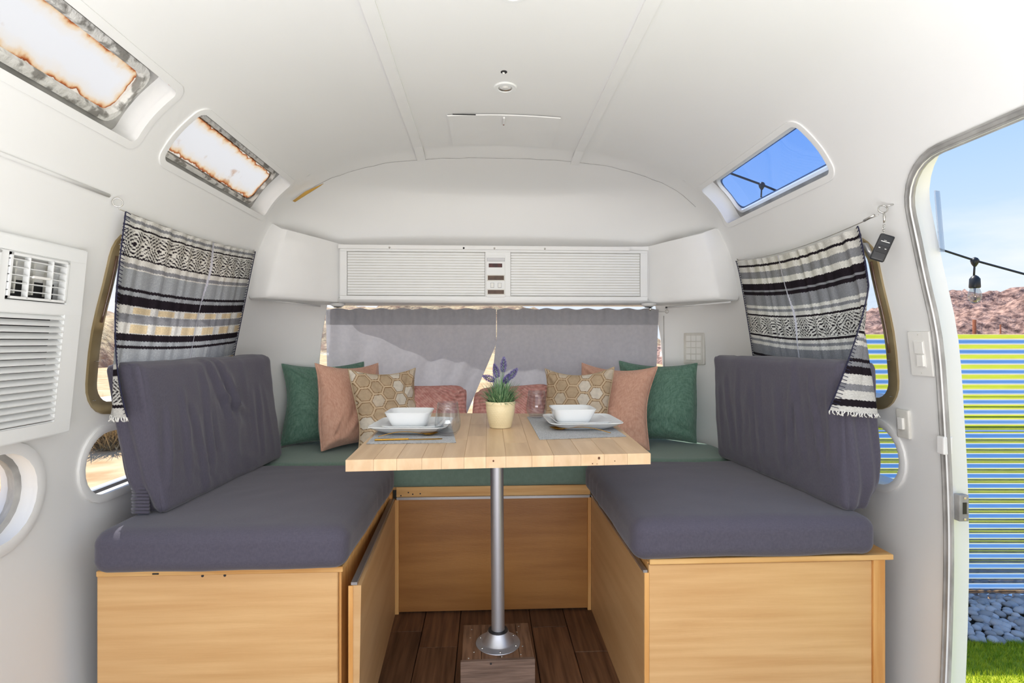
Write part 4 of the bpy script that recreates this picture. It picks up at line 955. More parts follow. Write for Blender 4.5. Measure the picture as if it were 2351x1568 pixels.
    for i in range(0, 60, 2):
        p0_ = P[i, m_]; tube(bm, [p0_, p0_+np.array((RNG.normal(0, .002), RNG.normal(0, .002), -.006)), p0_+np.array((RNG.normal(0, .004), RNG.normal(0, .003), -.011))], .0016, 4)
    f_ = obj('fringe', bm, M['offwhite'], o, True); f_['kind'] = 'stuff'
    return P
PL = serape(-1, 'black, white, grey and cream striped blanket hung as a curtain over the left window')
PR = serape(1, 'black, white and grey striped blanket hung as a curtain over the right window')
# wires of the side curtains
def wire(side, a_, b_, label):
    t_ = thing('curtain_wire', label, 'wire', a_); obj('wire', T([Vector(a_).lerp(Vector(b_), k/12)-Vector((0, 0, (.013 if side < 0 else .022)*math.sin(math.pi*k/12))) for k in range(13)], .0014, 6), M['chrome'], t_, True); return t_
tw = wire(-1, (-.902, 1.385, 1.376), (-.908, 2.180, 1.404), 'wire with eye hooks holding up the left blanket curtain')
obj('eye_hook', ring((-.905, 1.385, 1.392), .0105, (.5, -.86, 0)), M['chrome'], tw, True)
obj('eye_hook', ring((-.908, 2.18, 1.402), .006, (.7, .7, 0)), M['chrome'], tw, True)
hk = Vector(camp(2027, 480, 1.385))
tw = wire(1, tuple(hk+Vector((-.003, .012, -.012))), (1.003, 2.135, 1.374), 'wire with eye hooks holding up the right blanket curtain')
obj('eye_hook', ring(hk, .0105, (.25, .9, -.3), .002), M['chrome'], tw, True)
obj('screw_stem', T([hk+Vector((.006, -.004, .006)), Vector(SH(u_of(1, hk.z+.01), hk.y-.01, .002))], .002, 6), M['chrome'], tw, True)
obj('crimp', T([hk+Vector((-.008, .02, -.011)), hk+Vector((-.014, .05, -.019))], .0035, 8), M['chrome'], tw, True)
obj('end_hook', ring((1.004, 2.13, 1.374), .006, (.7, -.7, 0)), M['chrome'], tw, True)
# remote fob hanging from the hook
ft = thing('remote_fob', 'black remote fob hanging on a chain from the hook by the doorway', 'remote', tuple(hk))
obj('clasp', T([hk+Vector((0, -.003, -.010)), hk+Vector((.001, -.004, -.022)), hk+Vector((0, -.004, -.036))], [.0022, .0036, .0018], 8), M['chrome'], ft, True)
bm = bmesh.new()
for k in range(7): c_ = hk+Vector((-.0005*k, -.004, -.038-.0058*k)); bm2 = ring(c_, .0032, (1, 0, 0) if k % 2 else (0, 1, 0), .0009, 8); me_ = bpy.data.meshes.new('x'); bm2.to_mesh(me_); bm2.free(); bm.from_mesh(me_); bpy.data.meshes.remove(me_)
obj('chain', bm, M['chrome'], ft, True)
fc = camp(2025, 569, 1.375); R4 = Matrix.Translation(fc) @ Matrix.Rotation(math.radians(-22), 4, 'Z') @ Matrix.Rotation(math.radians(22), 4, 'Y')
obj('fob_body', box(bmesh.new(), -.0165, .0165, -.006, .006, -.034, .034, bev=.0045, seg=3, M4=R4), M['black'], ft, True, 50)
obj('button_panel', box(bmesh.new(), -.0125, .0125, -.0068, -.0058, -.014, .004, bev=.0004, seg=1, M4=R4), M['dark'], ft)
bm = bmesh.new()
for (x0_, x1_, z0_, z1_) in ((-.010, .010, .014, .0155), (-.009, -.005, -.003, -.0015), (.005, .009, -.003, -.0015), (-.004, .002, .0175, .0182)): box(bm, x0_, x1_, -.0072, -.0060, z0_, z1_, M4=R4)
obj('printed_mark', bm, M['offwhite'], ft)
# ------------------------------------------------------------------ overhead cabinet
ZB_, ZT = 1.222, 1.482; YF = 2.45; XL, XR = -.640, .730
ct = thing('overhead_cabinet', 'white overhead cabinet with two tambour doors across the end wall', 'cabinet', (.05, 2.5, ZB_))
# body with angled wings: plan outline by height
def cab_section(z_):
    k = (ZT-z_)/(ZT-ZB_)             # 0 top 1 bottom
    wl_x = -.814-.066*k; wr_x = .914+.060*k
    zo = ([1.222, 1.385, 1.44, 1.53]); ox = float(np.interp(z_, zo, [-.955, -.955, -.925, -.872])); oy = float(np.interp(z_, zo, [2.245, 2.245, 2.26, 2.30])); ox2 = float(np.interp(z_, zo, [1.064, 1.064, 1.035, .981]))
    wy = 2.235-.02*k
    fy = YF-(.006 if k > .96 else 0)
    return [(ox, oy), ((ox+wl_x)/2-.004, (oy+wy)/2-.006), (wl_x-.008, wy+.002), (wl_x+.012, wy+.006), ((wl_x+XL)/2+.02, (wy+YF)/2+.016), (XL-.01, fy-.004), (XL+.02, fy), (XR-.02, fy), (XR+.01, fy-.004), ((wr_x+XR)/2-.02, (wy+YF)/2+.016), (wr_x-.012, wy+.006), (wr_x+.008, wy+.002), ((ox2+wr_x)/2+.004, (oy+wy)/2-.006), (ox2, oy)]
VV = []; FF = []; zs = [ZB_, ZB_+.004, ZB_+.012, ZB_+.03]+list(np.linspace(ZB_+.05, ZT, 9)); m_ = 14
for zi, z_ in enumerate(zs):
    ins = [.022, .008, .002, 0][zi] if zi < 4 else 0
    for i, (x_, y_) in enumerate(cab_section(z_)):
        topadj = 0
        if zi >= 4:  # wings rise towards the outside
            kk = (z_-ZB_-.05)/(ZT-ZB_-.05); dxo = max(0, XL-x_, x_-XR); topadj = kk*min(.045, dxo*.12+max(0, dxo-.18)*.45)
        VV.append((x_, y_+ins, z_+topadj))
for zi in range(len(zs)-1):
    for i in range(m_-1): FF.append((zi*m_+i, zi*m_+i+1, (zi+1)*m_+i+1, (zi+1)*m_+i))
b_ = len(VV)
for i, (x_, y_) in enumerate(cab_section(ZB_)): VV.append((x_*.93, min(2.66, y_+.32), ZB_))
for i in range(m_-1): FF.append((i, i+1, b_+i+1, b_+i))
b2_ = len(VV); top = (len(zs)-1)*m_
for i in range(m_): v = VV[top+i]; VV.append((v[0]*.97, min(2.66, v[1]+.22), v[2]+.012))
for i in range(m_-1): FF.append((top+i, b2_+i, b2_+i+1, top+i+1))
pyobj('body', VV, FF, M['trim'], ct, True, 38)
fx0, fx1 = XL-.002, XR+.0
fr_ = obj('face_frame', B(fx0, fx1, YF-.022, YF-.010, ZB_+.010, ZB_+.030, bev=.002), M['whitemetal'], ct)
def fb(x0_, x1_, z0_, z1_, y0_=YF-.022, y1_=YF-.008, nm='face_frame', m=M['whitemetal'], par=ct, bev=.0012): return obj(nm, B(x0_, x1_, y0_, y1_, z0_, z1_, bev=bev, seg=1), m, par)
zt1 = ZT-.022
fb(fx0, fx1, zt1-.012, zt1); fb(fx0, fx0+.030, ZB_+.03, zt1-.012); fb(fx1-.032, fx1, ZB_+.03, zt1-.012)
cpx0, cpx1 = camp(1114, 0, 2.44).x, camp(1172, 0, 2.44).x
fb(cpx0, cpx1, ZB_+.03, zt1-.012)
obj('top_rail', B(fx0-.006, fx1-.082, YF-.030, YF-.012, zt1-.002, zt1+.016, bev=.003), M['trim'], ct)
obj('bottom_fascia', T([(fx0-.006, YF-.010, ZB_+.010), (fx1+.006, YF-.010, ZB_+.010)], .0125, 12), M['trim'], ct, True)
for k, px in enumerate((897, 1065, 1135, 1251)):
    q = camp(px, 571, 2.43); bm = lathe(bmesh.new(), [(.0002, .003), (.003, .0025), (.0045, 0)], 10); bmesh.ops.transform(bm, matrix=Matrix.Translation((q.x, YF-.030, q.z)) @ Matrix.Rotation(math.pi/2, 4, 'X'), verts=bm.verts); obj('screw', bm, M['chrome' if k != 1 else 'dark'], ct, True)
def tambour(x0_, x1_):
    d_ = obj('tambour_door', B(x0_, x1_, YF-.008, YF-.004, ZB_+.03, zt1-.012), M['cream'], ct); z0_, z1_ = ZB_+.032, zt1-.013; n_ = 16; h_ = (z1_-z0_)/n_
    for k in range(n_):
        zc_ = z0_+h_*k; yb_ = YF-.012-(.002 if k == 0 else 0); obj('slat', B(x0_+.001, x1_-.001, yb_, YF-.007, zc_+h_*.11, zc_+h_*.90, bev=.0014, seg=2), M['whitemetal'], d_)
    obj('pull_lip', B(x0_+.006, x1_-.006, YF-.020, YF-.012, z0_+.002, z0_+.008, bev=.001), M['whitemetal'], d_)
tambour(fx0+.030, cpx0); tambour(cpx1, fx1-.032)
# control panel in the middle
cc0, cc1 = camp(1117, 0, 2.43).x, camp(1159, 0, 2.43).x
def zpy(py, d=2.425): return CZ-(py-784)/F*d
obj('control_plate', B(cc0-.001, cc1+.001, YF-.026, YF-.021, zpy(682), zpy(586), bev=.0018), M['whitemetal'], ct)
def cw(px0, px1, py0, py1, nm, m, proud=.0275): a_, b_ = camp(px0, 0, 2.425).x, camp(px1, 0, 2.425).x; return obj(nm, B(a_, b_, YF-proud, YF-.024, zpy(py1), zpy(py0), bev=.0008, seg=1), m, ct)
cw(1118, 1159, 592, 600, 'display_window', M['alugrey']); cw(1122, 1153, 605, 614, 'display_window', M['redplastic'])
for (y0_, y1_) in ((631, 645), (664, 677)):
    cw(1118, 1159, y0_, y1_, 'window_bezel', M['cream']); cw(1120, 1157, y0_+2, y1_-2, 'display_window', M['brownplastic'], .0285)
for px in (1127, 1144): cw(px, px+6.5, 650, 660, 'rocker_switch', M['offwhite'], .0295); cw(px-1, px+7.5, 649, 661, 'switch_bezel', M['alugrey'], .0268)
# reading lamps below the cabinet ends
for px, lab in ((775, 'small chrome reading lamp under the left end of the overhead cabinet'), (1489, 'small chrome reading lamp under the right end of the overhead cabinet')):
    q = camp(px, 700, 2.45); t_ = thing('reading_lamp', lab, 'lamp', tuple(q), 'reading lamps under the cabinet')
    obj('mount', L([(.034, .006), (.031, -.001), (.020, -.008), (.012, -.010)], 24, tuple(q)), M['trim'], t_, True, 50)
    obj('lens', L([(.018, -.008), (.017, -.011), (.001, -.013)], 16, tuple(q)), M['dark'], t_, True)
    if px > 1000: obj('bulb', L([(.003, -.01), (.007, -.016), (.008, -.022), (.001, -.028)], 12, (q.x+.006, q.y-.006, q.z)), M['chrome'], t_, True)
# thin track rails under the wings
for side, (pa, da, pb, db) in (('left', ((590, 686), 2.27, (735, 703), 2.50)), ('right', ((1530, 706), 2.50, (1678, 693), 2.30))):
    t_ = thing('curtain_track', 'thin white curtain track under the %s wing of the overhead cabinet' % side, 'track', tuple(camp(*pa, da)))
    obj('rail', T([camp(*pa, da), camp(*pb, db)], .004, 6), M['trim'], t_, True); obj('end_stop', B(-.004, .004, -.003, .003, -.004, .004, M4=Matrix.Translation(camp(*pa, da-.004))), M['dark'], t_)
# vertical wall seams near the end window
for px, k in ((735, 6), (1524, 7)):
    pts = [camp(px+(-3*s_ if px < 1000 else 1*s_), 725+s_*125, 2.63) for s_ in np.linspace(0, 1, 8)]
    struct(obj('trim_%d' % k, T(pts, .0022, 5), M['greytrim'], None, True), 'thin upright seam strip %s the end window' % ('left of' if px < 1000 else 'right of'), 'trim')
# intercom panel on the right corner wall
t_c = t_of_x(camp(1646, 800, 2.36).x, u_of(-1, 1.02)); ic = CAP(t_c, u_of(-1, 1.02)); ic2 = CAP(t_c+.012, u_of(-1, 1.02)); tg = Vector(ic2-ic).normalized(); ang = math.atan2(tg.y, tg.x)
it = thing('intercom_panel', 'cream intercom panel with square keys on the wall right of the pillows', 'panel', tuple(ic))
R4 = Matrix.Translation(Vector(ic)) @ Matrix.Rotation(ang, 4, 'Z'); sgn = 1
nin = Matrix.Rotation(ang, 4, 'Z') @ Vector((0, 1, 0)); sgn = 1 if nin.dot(Vector((-ic[0]+.05, -ic[1]+1.2, 0))) > 0 else -1
def ib(x0_, x1_, y0_, y1_, z0_, z1_, nm, m, bev=.002, par=it): ya, yb = sorted((y0_*sgn, y1_*sgn)); return obj(nm, box(bmesh.new(), x0_, x1_, ya, yb, z0_, z1_, bev=bev, M4=R4), m, par)
ib(-.052, .052, -.006, .014, -.080, .072, 'housing', M['cream'], .006); ib(-.042, .042, .0135, .0165, -.072, .064, 'face_plate', M['cream'])
for i in range(3):
    for j in range(4): ib(-.037+.0255*i, -.014+.0255*i, .016, .019, .032-.030*j, .058-.030*j, 'key', M['offwhite'], .0015)
# ------------------------------------------------------------------ air conditioner on the left wall
def acP(y_, z_, out=0): k = (1.26-z_)/.42; return Vector((-.936-.042*k+out, y_, z_))
def acbox(bm, y0_, y1_, z0_, z1_, o0, o1, bev=0):
    vs_ = []
    for (y_, z_, o_) in ((y0_, z0_, o0), (y1_, z0_, o0), (y1_, z1_, o0), (y0_, z1_, o0), (y0_, z0_, o1), (y1_, z0_, o1), (y1_, z1_, o1), (y0_, z1_, o1)): vs_.append(bm.verts.new(acP(y_, z_, o_)))
    for f_ in ((0, 3, 2, 1), (4, 5, 6, 7), (0, 1, 5, 4), (1, 2, 6, 5), (2, 3, 7, 6), (3, 0, 4, 7)): bm.faces.new([vs_[i] for i in f_])
    if bev: bmesh.ops.bevel(bm, geom=list({e_ for v in vs_ for e_ in v.link_edges}), offset=bev, segments=2, affect='EDGES')
    return bm
at_ = thing('air_conditioner', 'white louvred air conditioner panel on the left wall', 'air conditioner', tuple(acP(1.0, 1.05)))
Y0a, Y1a = .78, 1.325
def A(nm, m, *a, **k): return obj(nm, acbox(bmesh.new(), *a, **k), m, at_)
A('back_panel', M['dark'], Y0a+.02, 1.285, .865, 1.235, -.030, -.026)
A('face_frame', M['whitemetal'], Y0a, Y1a, 1.228, 1.262, -.045, .004, bev=.003)
A('face_frame', M['whitemetal'], Y0a, Y1a, 1.108, 1.134, -.045, .004, bev=.002)
A('face_frame', M['whitemetal'], Y0a, Y1a, .838, .872, -.045, .004, bev=.003)
A('face_frame', M['whitemetal'], 1.272, Y1a, .86, 1.24, -.045, .0035, bev=.002)
A('face_frame', M['whitemetal'], Y0a-.002, Y0a+.03, .858, 1.242, -.043, .0035, bev=.002)
A('face_frame', M['whitemetal'], 1.098, 1.118, 1.13, 1.23, -.03, .0035, bev=.001)
for k in range(17):
    z_ = .876+.01395*k; bm = bmesh.new(); vs_ = [bm.verts.new(acP(y_, z_+dz_, o_)) for (y_, dz_, o_) in ((Y0a+.03, 0, .006), (1.273, 0, .006), (1.273, .0105, -.006), (Y0a+.03, .0105, -.006), (Y0a+.03, -.0018, .005), (1.273, -.0018, .005), (1.273, .009, -.007), (Y0a+.03, .009, -.007))]
    for f_ in ((0, 1, 2, 3), (4, 7, 6, 5), (0, 4, 5, 1)): bm.faces.new([vs_[i] for i in f_])
    obj('slat', bm, M['whitemetal'], at_)
for (ya, yb) in ((1.120, 1.270), (.960, 1.098), (.812, .950)):
    vt = obj('vent_register', acbox(bmesh.new(), ya, yb, 1.136, 1.141, -.01, .006), M['whitemetal'], at_)
    def AV(nm, m, *a): return obj(nm, acbox(bmesh.new(), *a), m, vt)
    AV('register_frame', M['whitemetal'], ya, yb, 1.222, 1.227, -.01, .006); AV('register_frame', M['whitemetal'], ya, ya+.005, 1.136, 1.227, -.01, .006); AV('register_frame', M['whitemetal'], yb-.005, yb, 1.136, 1.227, -.01, .006)
    for k in range(5): AV('blade', M['whitemetal'], ya, yb, 1.152+.0155*k, 1.1535+.0155*k, -.008, .005)
    AV('divider', M['whitemetal'], ya+.045, ya+.047, 1.138, 1.225, -.006, .006); AV('divider', M['whitemetal'], yb-.045, yb-.043, 1.138, 1.225, -.006, .006)
    for k in range(3): AV('vane', M['cream'], ya+.030+k*.045, ya+.034+k*.045, 1.148, 1.215, -.024, -.010)
    AV('tab', M['offwhite'], (ya+yb)/2-.02, (ya+yb)/2+.022, 1.181, 1.186, .004, .009)
# ------------------------------------------------------------------ switches on the right wall
def wallbox(name, side, y0_, y1_, z0_, z1_, o0, o1, m, parent, bev=.002):
    zc_ = (z0_+z1_)/2; pa = Vector(SH(u_of(side, z0_), 0, 0)); pb = Vector(SH(u_of(side, z1_), 0, 0)); up = (pb-pa).normalized(); out_ = Vector((-side*up.z, 0, side*up.x)); 
    if out_.x*side > 0: out_ = -out_
    c_ = (pa+pb)/2; R_ = Matrix(((0, out_.x, up.x, c_.x), (1, 0, 0, (y0_+y1_)/2), (0, out_.z, up.z, c_.z), (0, 0, 0, 1)))
    h_ = (z1_-z0_)/2; return obj(name, box(bmesh.new(), -(y1_-y0_)/2, (y1_-y0_)/2, o0, o1, -h_, h_, bev=bev, M4=R_), m, parent)
st = thing('dimmer_switch', 'white double rocker switch plate beside the doorway', 'switch', tuple(SH(u_of(1, 1.02), 1.335, 0)))
wallbox('cover_plate', 1, 1.300, 1.370, .962, 1.076, -.001, .006, M['offwhite'], st, .0025)
wallbox('rocker_frame', 1, 1.318, 1.352, .985, 1.053, .005, .0075, M['offwhite'], st, .001)
wallbox('rocker', 1, 1.321, 1.349, 1.020, 1.050, .007, .010, M['offwhite'], st, .001); wallbox('rocker', 1, 1.321, 1.341, .988, 1.017, .007, .013, M['offwhite'], st, .001)
wallbox('screw', 1, 1.333, 1.337, 1.066, 1.070, .005, .0068, M['cream'], st, .0005); wallbox('screw', 1, 1.333, 1.337, .968, .972, .005, .0068, M['cream'], st, .0005)
st = thing('light_switch', 'small cream rocker switch below the window by the doorway', 'switch', tuple(SH(u_of(1, .82), 1.41, 0)))
wallbox('cover_plate', 1, 1.388, 1.432, .790, .868, -.001, .008, M['cream'], st, .004)
wallbox('rocker', 1, 1.402, 1.420, .815, .846, .007, .014, M['offwhite'], st, .0015)
# ------------------------------------------------------------------ doorway trim
dr = strip_on('door_1', door_outline(-.0), door_outline(.024), [(0, 0.002), (0, -.004), (.35, -.007), (.45, -.003), (.75, -.003), (.85, -.006), (1, -.005), (1, .001)], M['greytrim'], None); struct(dr, 'open doorway with a grey weathered seal and white jamb', 'door')
strip_on('jamb', door_outline(.0), door_outline(.020), [(0, .0), (.45, .014), (1, .034), (1.2, .062)], M['whitemetal'], dr)
strip_on('jamb_bead', door_outline(.003), door_outline(.006), [(0, -.002), (.5, -.009), (1, -.002)], M['trim'], dr)
bm = bmesh.new(); q = Vector(SH(u_of(1, .645), 1.272, .012))
R4 = Matrix.Translation(q)
lk = obj('strike_plate', box(bmesh.new(), -.004, .020, -.012, .006, -.030, .034, bev=.002, M4=R4), M['greytrim'], dr)
obj('strike_slot', box(bmesh.new(), .004, .014, -.0125, -.011, -.012, .016, M4=R4), M['dark'], lk)
for dz_ in (-.024, .027): obj('screw', box(bmesh.new(), .006, .012, -.014, -.011, dz_-.003, dz_+.003, bev=.001, M4=R4), M['chrome'], lk)
obj('clip', box(bmesh.new(), -.012, .012, -.006, .016, -.026, .018, bev=.003, M4=Matrix.Translation(SH(u_of(1, .80), 1.278, -.002))), M['trim'], dr)
# folded clear flap beside the door opening (window awning flap outside)
q0 = camp(2146, 440, 1.40); bm = bmesh.new()
prism(bm, [(0, 0), (.022, .012), (.024, .010), (.002, -.002)], -.075, .075)
bmesh.ops.transform(bm, matrix=Matrix.Translation(camp(2150, 508, 1.33)) @ Matrix.Rotation(math.radians(-5), 4, 'Y'), verts=bm.verts)
tag(obj('door_flap', bm, glass('clear_flap', (.72, .75, .8), .2)), 'narrow clear plastic flap hanging outside the door jamb', 'flap')
# ------------------------------------------------------------------ ceiling fixtures
def rlight(px, py, label, rad, local=False):
    z_ = 1.842; d = (z_-CZ)*F/(784-py); q = camp(px, py, d); u_ = float(np.interp(q.x-CX, full[:, 0], U)); zc_ = float(PZ(u_))
    t_ = thing('recessed_light', label, 'light', (q.x, q.y, zc_), 'recessed ceiling lights')
    obj('trim_ring', L([(rad, .004), (rad, -.002), (rad*.93, -.0045), (rad*.64, -.005), (rad*.58, -.002), (rad*.5, .004)], 36, (q.x, q.y, zc_)), M['whitemetal'], t_, True, 40)
    obj('reflector', L([(rad*.6, -.003), (rad*.42, .001), (rad*.28, .002), (.0005, .002)], 24, (q.x, q.y, zc_)), M['chrome'], t_, True)
    obj('led_lens', L([(rad*.30, .0015), (rad*.24, -.002), (.0005, -.003)], 16, (q.x, q.y, zc_)), M['offwhite'], t_, True); return q
rlight(1160, 202, 'round recessed ceiling light with a chrome reflector in front of the hatch', .037)
rlight(1178, -14, 'round recessed ceiling light cut off by the top of the picture', .033)
q = camp(1157, 168, .79*F/616); hz = float(PZ(float(np.interp(q.x-CX, full[:, 0], U))))
t_ = thing('wire_hole', 'small dark wire hole in the ceiling above the recessed light', 'hole', (q.x, q.y, hz)); obj('opening', L([(.010, .0015), (.0095, -.0014), (.0005, -.0016)], 14, (q.x, q.y, hz)), M['dark'], t_); obj('connector', T([(q.x-.004, q.y, hz-.002), (q.x+.002, q.y+.002, hz-.004)], .0028, 8), M['offwhite'], t_, True)
hx0, hx1, hy0, hy1 = -.135, .262, 1.895, 2.185
ht = thing('ceiling_hatch', 'thin white hatch panel in the ceiling with a turn latch', 'hatch', (.06, 2.04, 1.84))
VV = []; FF = []
for j, y_ in enumerate((hy0, hy0+.002, hy1-.002, hy1)):
    for i, x_ in enumerate(np.linspace(hx0, hx1, 9)): z_ = float(PZ(float(np.interp(x_-CX, full[:, 0], U)))); VV.append((x_+(.006*j/3 if i == 0 else 0), y_, z_-(.006 if j in (1, 2) else .003)))
for j in range(3):
    for i in range(8): FF.append((j*9+i, j*9+i+1, j*9+10+i, j*9+9+i))
b_ = len(VV)
for i in (0, 8):
    for j in range(4): v = VV[j*9+i]; VV.append((v[0]+(-.001 if i == 0 else .001), v[1], v[2]+.006))
for s_, i in ((0, 0), (4, 8)):
    for j in range(3): FF.append((j*9+i, (j+1)*9+i, b_+s_+j+1, b_+s_+j))
pyobj('panel', VV, FF, M['trim'], ht, False)
obj('gap_line', B(hx0+.02, hx0+.10, hy0-.0015, hy0, 1.8355, 1.8385), M['dark'], ht)
q = camp(1156, 285, (1.835-CZ)*F/(784-285)); obj('latch', box(bmesh.new(), -.004, .004, -.03, .03, -.008, -.001, bev=.002, M4=Matrix.Translation((q.x, 1.935, 1.838))), M['trim'], ht, True, 40)
obj('latch_screw', L([(.003, -.009), (.0008, -.0105)], 8, (q.x, 1.958, 1.838)), M['rust_post'], ht)
# yellowed tape sliver at the joint
q = [camp(672, 461, 2.20), camp(700, 440, 2.23), camp(743, 421, 2.27), camp(735, 427, 2.265), camp(705, 446, 2.22), camp(678, 463, 2.19)]
bm = bmesh.new(); lo = [bm.verts.new(p_) for p_ in q]; hi = [bm.verts.new(p_+Vector((0, -.002, -.002))) for p_ in q]; bm.faces.new(lo); bm.faces.new(hi[::-1])
for i in range(6): bm.faces.new((lo[i], hi[i], hi[(i+1) % 6], lo[(i+1) % 6]))
tag(obj('tape_sliver', bm, M['yellow']), 'yellowed sliver of tape at the ceiling joint by the small left skylight', 'tape')
# red tail lamp stub in the far corner of the big skylight
q = Vector(SH(u_of(-1, 1.672)-.004, 1.352, .006)); tag(obj('red_reflector', T([q, q+Vector((.004, .010, -.002))], .006, 8), mat('red_plastic', sgb(170, 20, 24), .3)), 'tiny red stub in the corner of the larger left skylight', 'reflector')
# ------------------------------------------------------------------ outside
GZ = -.70
bm = bmesh.new(); n_ = 60
for i in range(n_+1):
    for j in range(n_+1): x_ = (i/n_-.5)*160; y_ = (j/n_-.5)*160; bm.verts.new((x_, y_, GZ-.03+.10*fbm(Vector((x_*.2, y_*.2, 0)))*min(1, max(0, (math.hypot(x_, y_)-7)/6))))
bm.verts.ensure_lookup_table()
for i in range(n_):
    for j in range(n_): a_ = i*(n_+1)+j; bm.faces.new((bm.verts[a_], bm.verts[a_+n_+1], bm.verts[a_+n_+2], bm.verts[a_+1]))
g_ = obj('ground', bm, M['sand'], None, True); struct(g_, 'pale sunlit desert sand around the trailer', 'ground')
def hill(name, cx_, cy_, wx, wy, h_, m, label, n_=90, seed=0, rough=.6):
    bm = bmesh.new(); vs_ = []
    for i in range(n_+1):
        for j in range(n_+1):
            a_, b_ = i/n_*2-1, j/n_*2-1; x_, y_ = cx_+a_*wx, cy_+b_*wy; e_ = max(0, 1-a_*a_)**.6*max(0, 1-b_*b_)
            z_ = h_*e_*(.86+.28*fbm(Vector((a_*3+seed, b_*3, seed))))+rough*fbm(Vector((x_*.5, y_*.5, seed)), 6)*min(1, e_*4); vs_.append(bm.verts.new((x_, y_, GZ-.3+z_)))
    for i in range(n_):
        for j in range(n_): a_ = i*(n_+1)+j; bm.faces.new((vs_[a_], vs_[a_+n_+1], vs_[a_+n_+2], vs_[a_+1]))
    return tag(obj(name, bm, m, None, True), label, 'hill')
hill('rocky_hill', 47, 40, 34, 16, 6.1, M['rock'], 'brown rocky hill beyond the fence through the doorway', 150, 2, .75)
hill('dry_hill', -48, 34, 22, 36, 8.5, M['tan_hill'], 'pale brush-covered hill seen through the left window', 110, 5, .8)
hill('dry_hill', -8, 96, 40, 16, 9.5, M['tan_hill'], 'pale hill behind the sheer curtains beyond the end window', 60, 9, .8)
# corrugated fence, square to the view through the doorway
def cf(xc, d): return (xc*math.cos(TH)+d*math.sin(TH), -xc*math.sin(TH)+d*math.cos(TH))
ft = thing('corrugated_fence', 'corrugated metal fence panel seen through the doorway', 'fence', (*cf(3, 3.7), GZ))
def sheet(z0_, z1_, d0, nm, am):
    pts = 14; k = int((z1_-z0_)/.068*pts); VV = []; FF = []
    for i in range(k+1):
        z_ = z1_-(z1_-z0_)*i/k; dd = d0-am*math.cos(2*math.pi*(z1_-z_)/.068)
        for x_ in (1.55, 8.0): VV.append((*cf(x_, dd), z_))
    for i in range(k): FF.append((2*i, 2*i+1, 2*i+3, 2*i+2))
    return pyobj(nm, VV, FF, M['fence'], ft, True)
sheet(.44, 1.10, 3.69, 'metal_sheet', .0058); sheet(-.685, .46, 3.70, 'metal_sheet', .0085)
for x_ in (1.6, 4.2, 6.8): obj('post', B(-.03, .03, -.03, .03, GZ-.02, 1.08, M4=Matrix.Translation((*cf(x_, 3.76), 0))), M['rust_post'], ft)
# rusty posts beyond
for px, py0, py1, r_, lab in ((2237, 734, 772, .045, 'rusty iron fence post in front of the rocky hill'), (2297, 745, 772, .02, 'thin bare stake in front of the rocky hill')):
    d = 16; a_, b_ = camp(px, py0, d), camp(px, py1, d); b_.z = GZ-.1; tag(obj('fence_post', T([b_, a_], r_, 8), M['rust_post'], None, True), lab, 'post')
# turf: backing plus blades
def quadz(q, z0_, z1_): return prism(bmesh.new(), q, z0_, z1_)
c0_, c1_, c2_, c3_ = cf(1.5, 3.14), cf(7.5, 3.14), cf(7.5, -1.5), cf(1.5, -1.5)
tb = obj('turf', quadz([c3_, c2_, c1_, c0_], GZ-.02, GZ+.006), M['turf']); tag(tb, 'bright green artificial turf outside the doorway', 'turf', kind='stuff')
nb = 52000; xc = np.where(RNG.random(nb) < .8, 1.9+2.2*RNG.random(nb), 1.5+5*RNG.random(nb)); dd = 3.14-(RNG.random(nb)**1.6)*2.0; xw = xc*math.cos(TH)+dd*math.sin(TH); yw = -xc*math.sin(TH)+dd*math.cos(TH)
hh = .022+.014*RNG.random(nb); an = RNG.random(nb)*2*math.pi; ww = .0022; tlx, tly = RNG.normal(0, .009, (2, nb)); z0_ = GZ+.004
VV = np.zeros((nb, 3, 3)); VV[:, 0] = np.stack([xw-ww*np.cos(an), yw-ww*np.sin(an), np.full(nb, z0_)], 1); VV[:, 1] = np.stack([xw+ww*np.cos(an), yw+ww*np.sin(an), np.full(nb, z0_)], 1); VV[:, 2] = np.stack([xw+tlx, yw+tly, z0_+hh], 1)
me = bpy.data.meshes.new('turf_blades'); me.vertices.add(nb*3); me.vertices.foreach_set('co', VV.astype(np.float32).ravel()); me.loops.add(nb*3); me.loops.foreach_set('vertex_index', np.arange(nb*3, dtype=np.int32)); me.polygons.add(nb); me.polygons.foreach_set('loop_start', np.arange(0, nb*3, 3, dtype=np.int32)); me.polygons.foreach_set('loop_total', np.full(nb, 3, dtype=np.int32)); me.update(calc_edges=True)
link(bpy.data.objects.new('blades', me), tb, M['blade'])['kind'] = 'stuff'
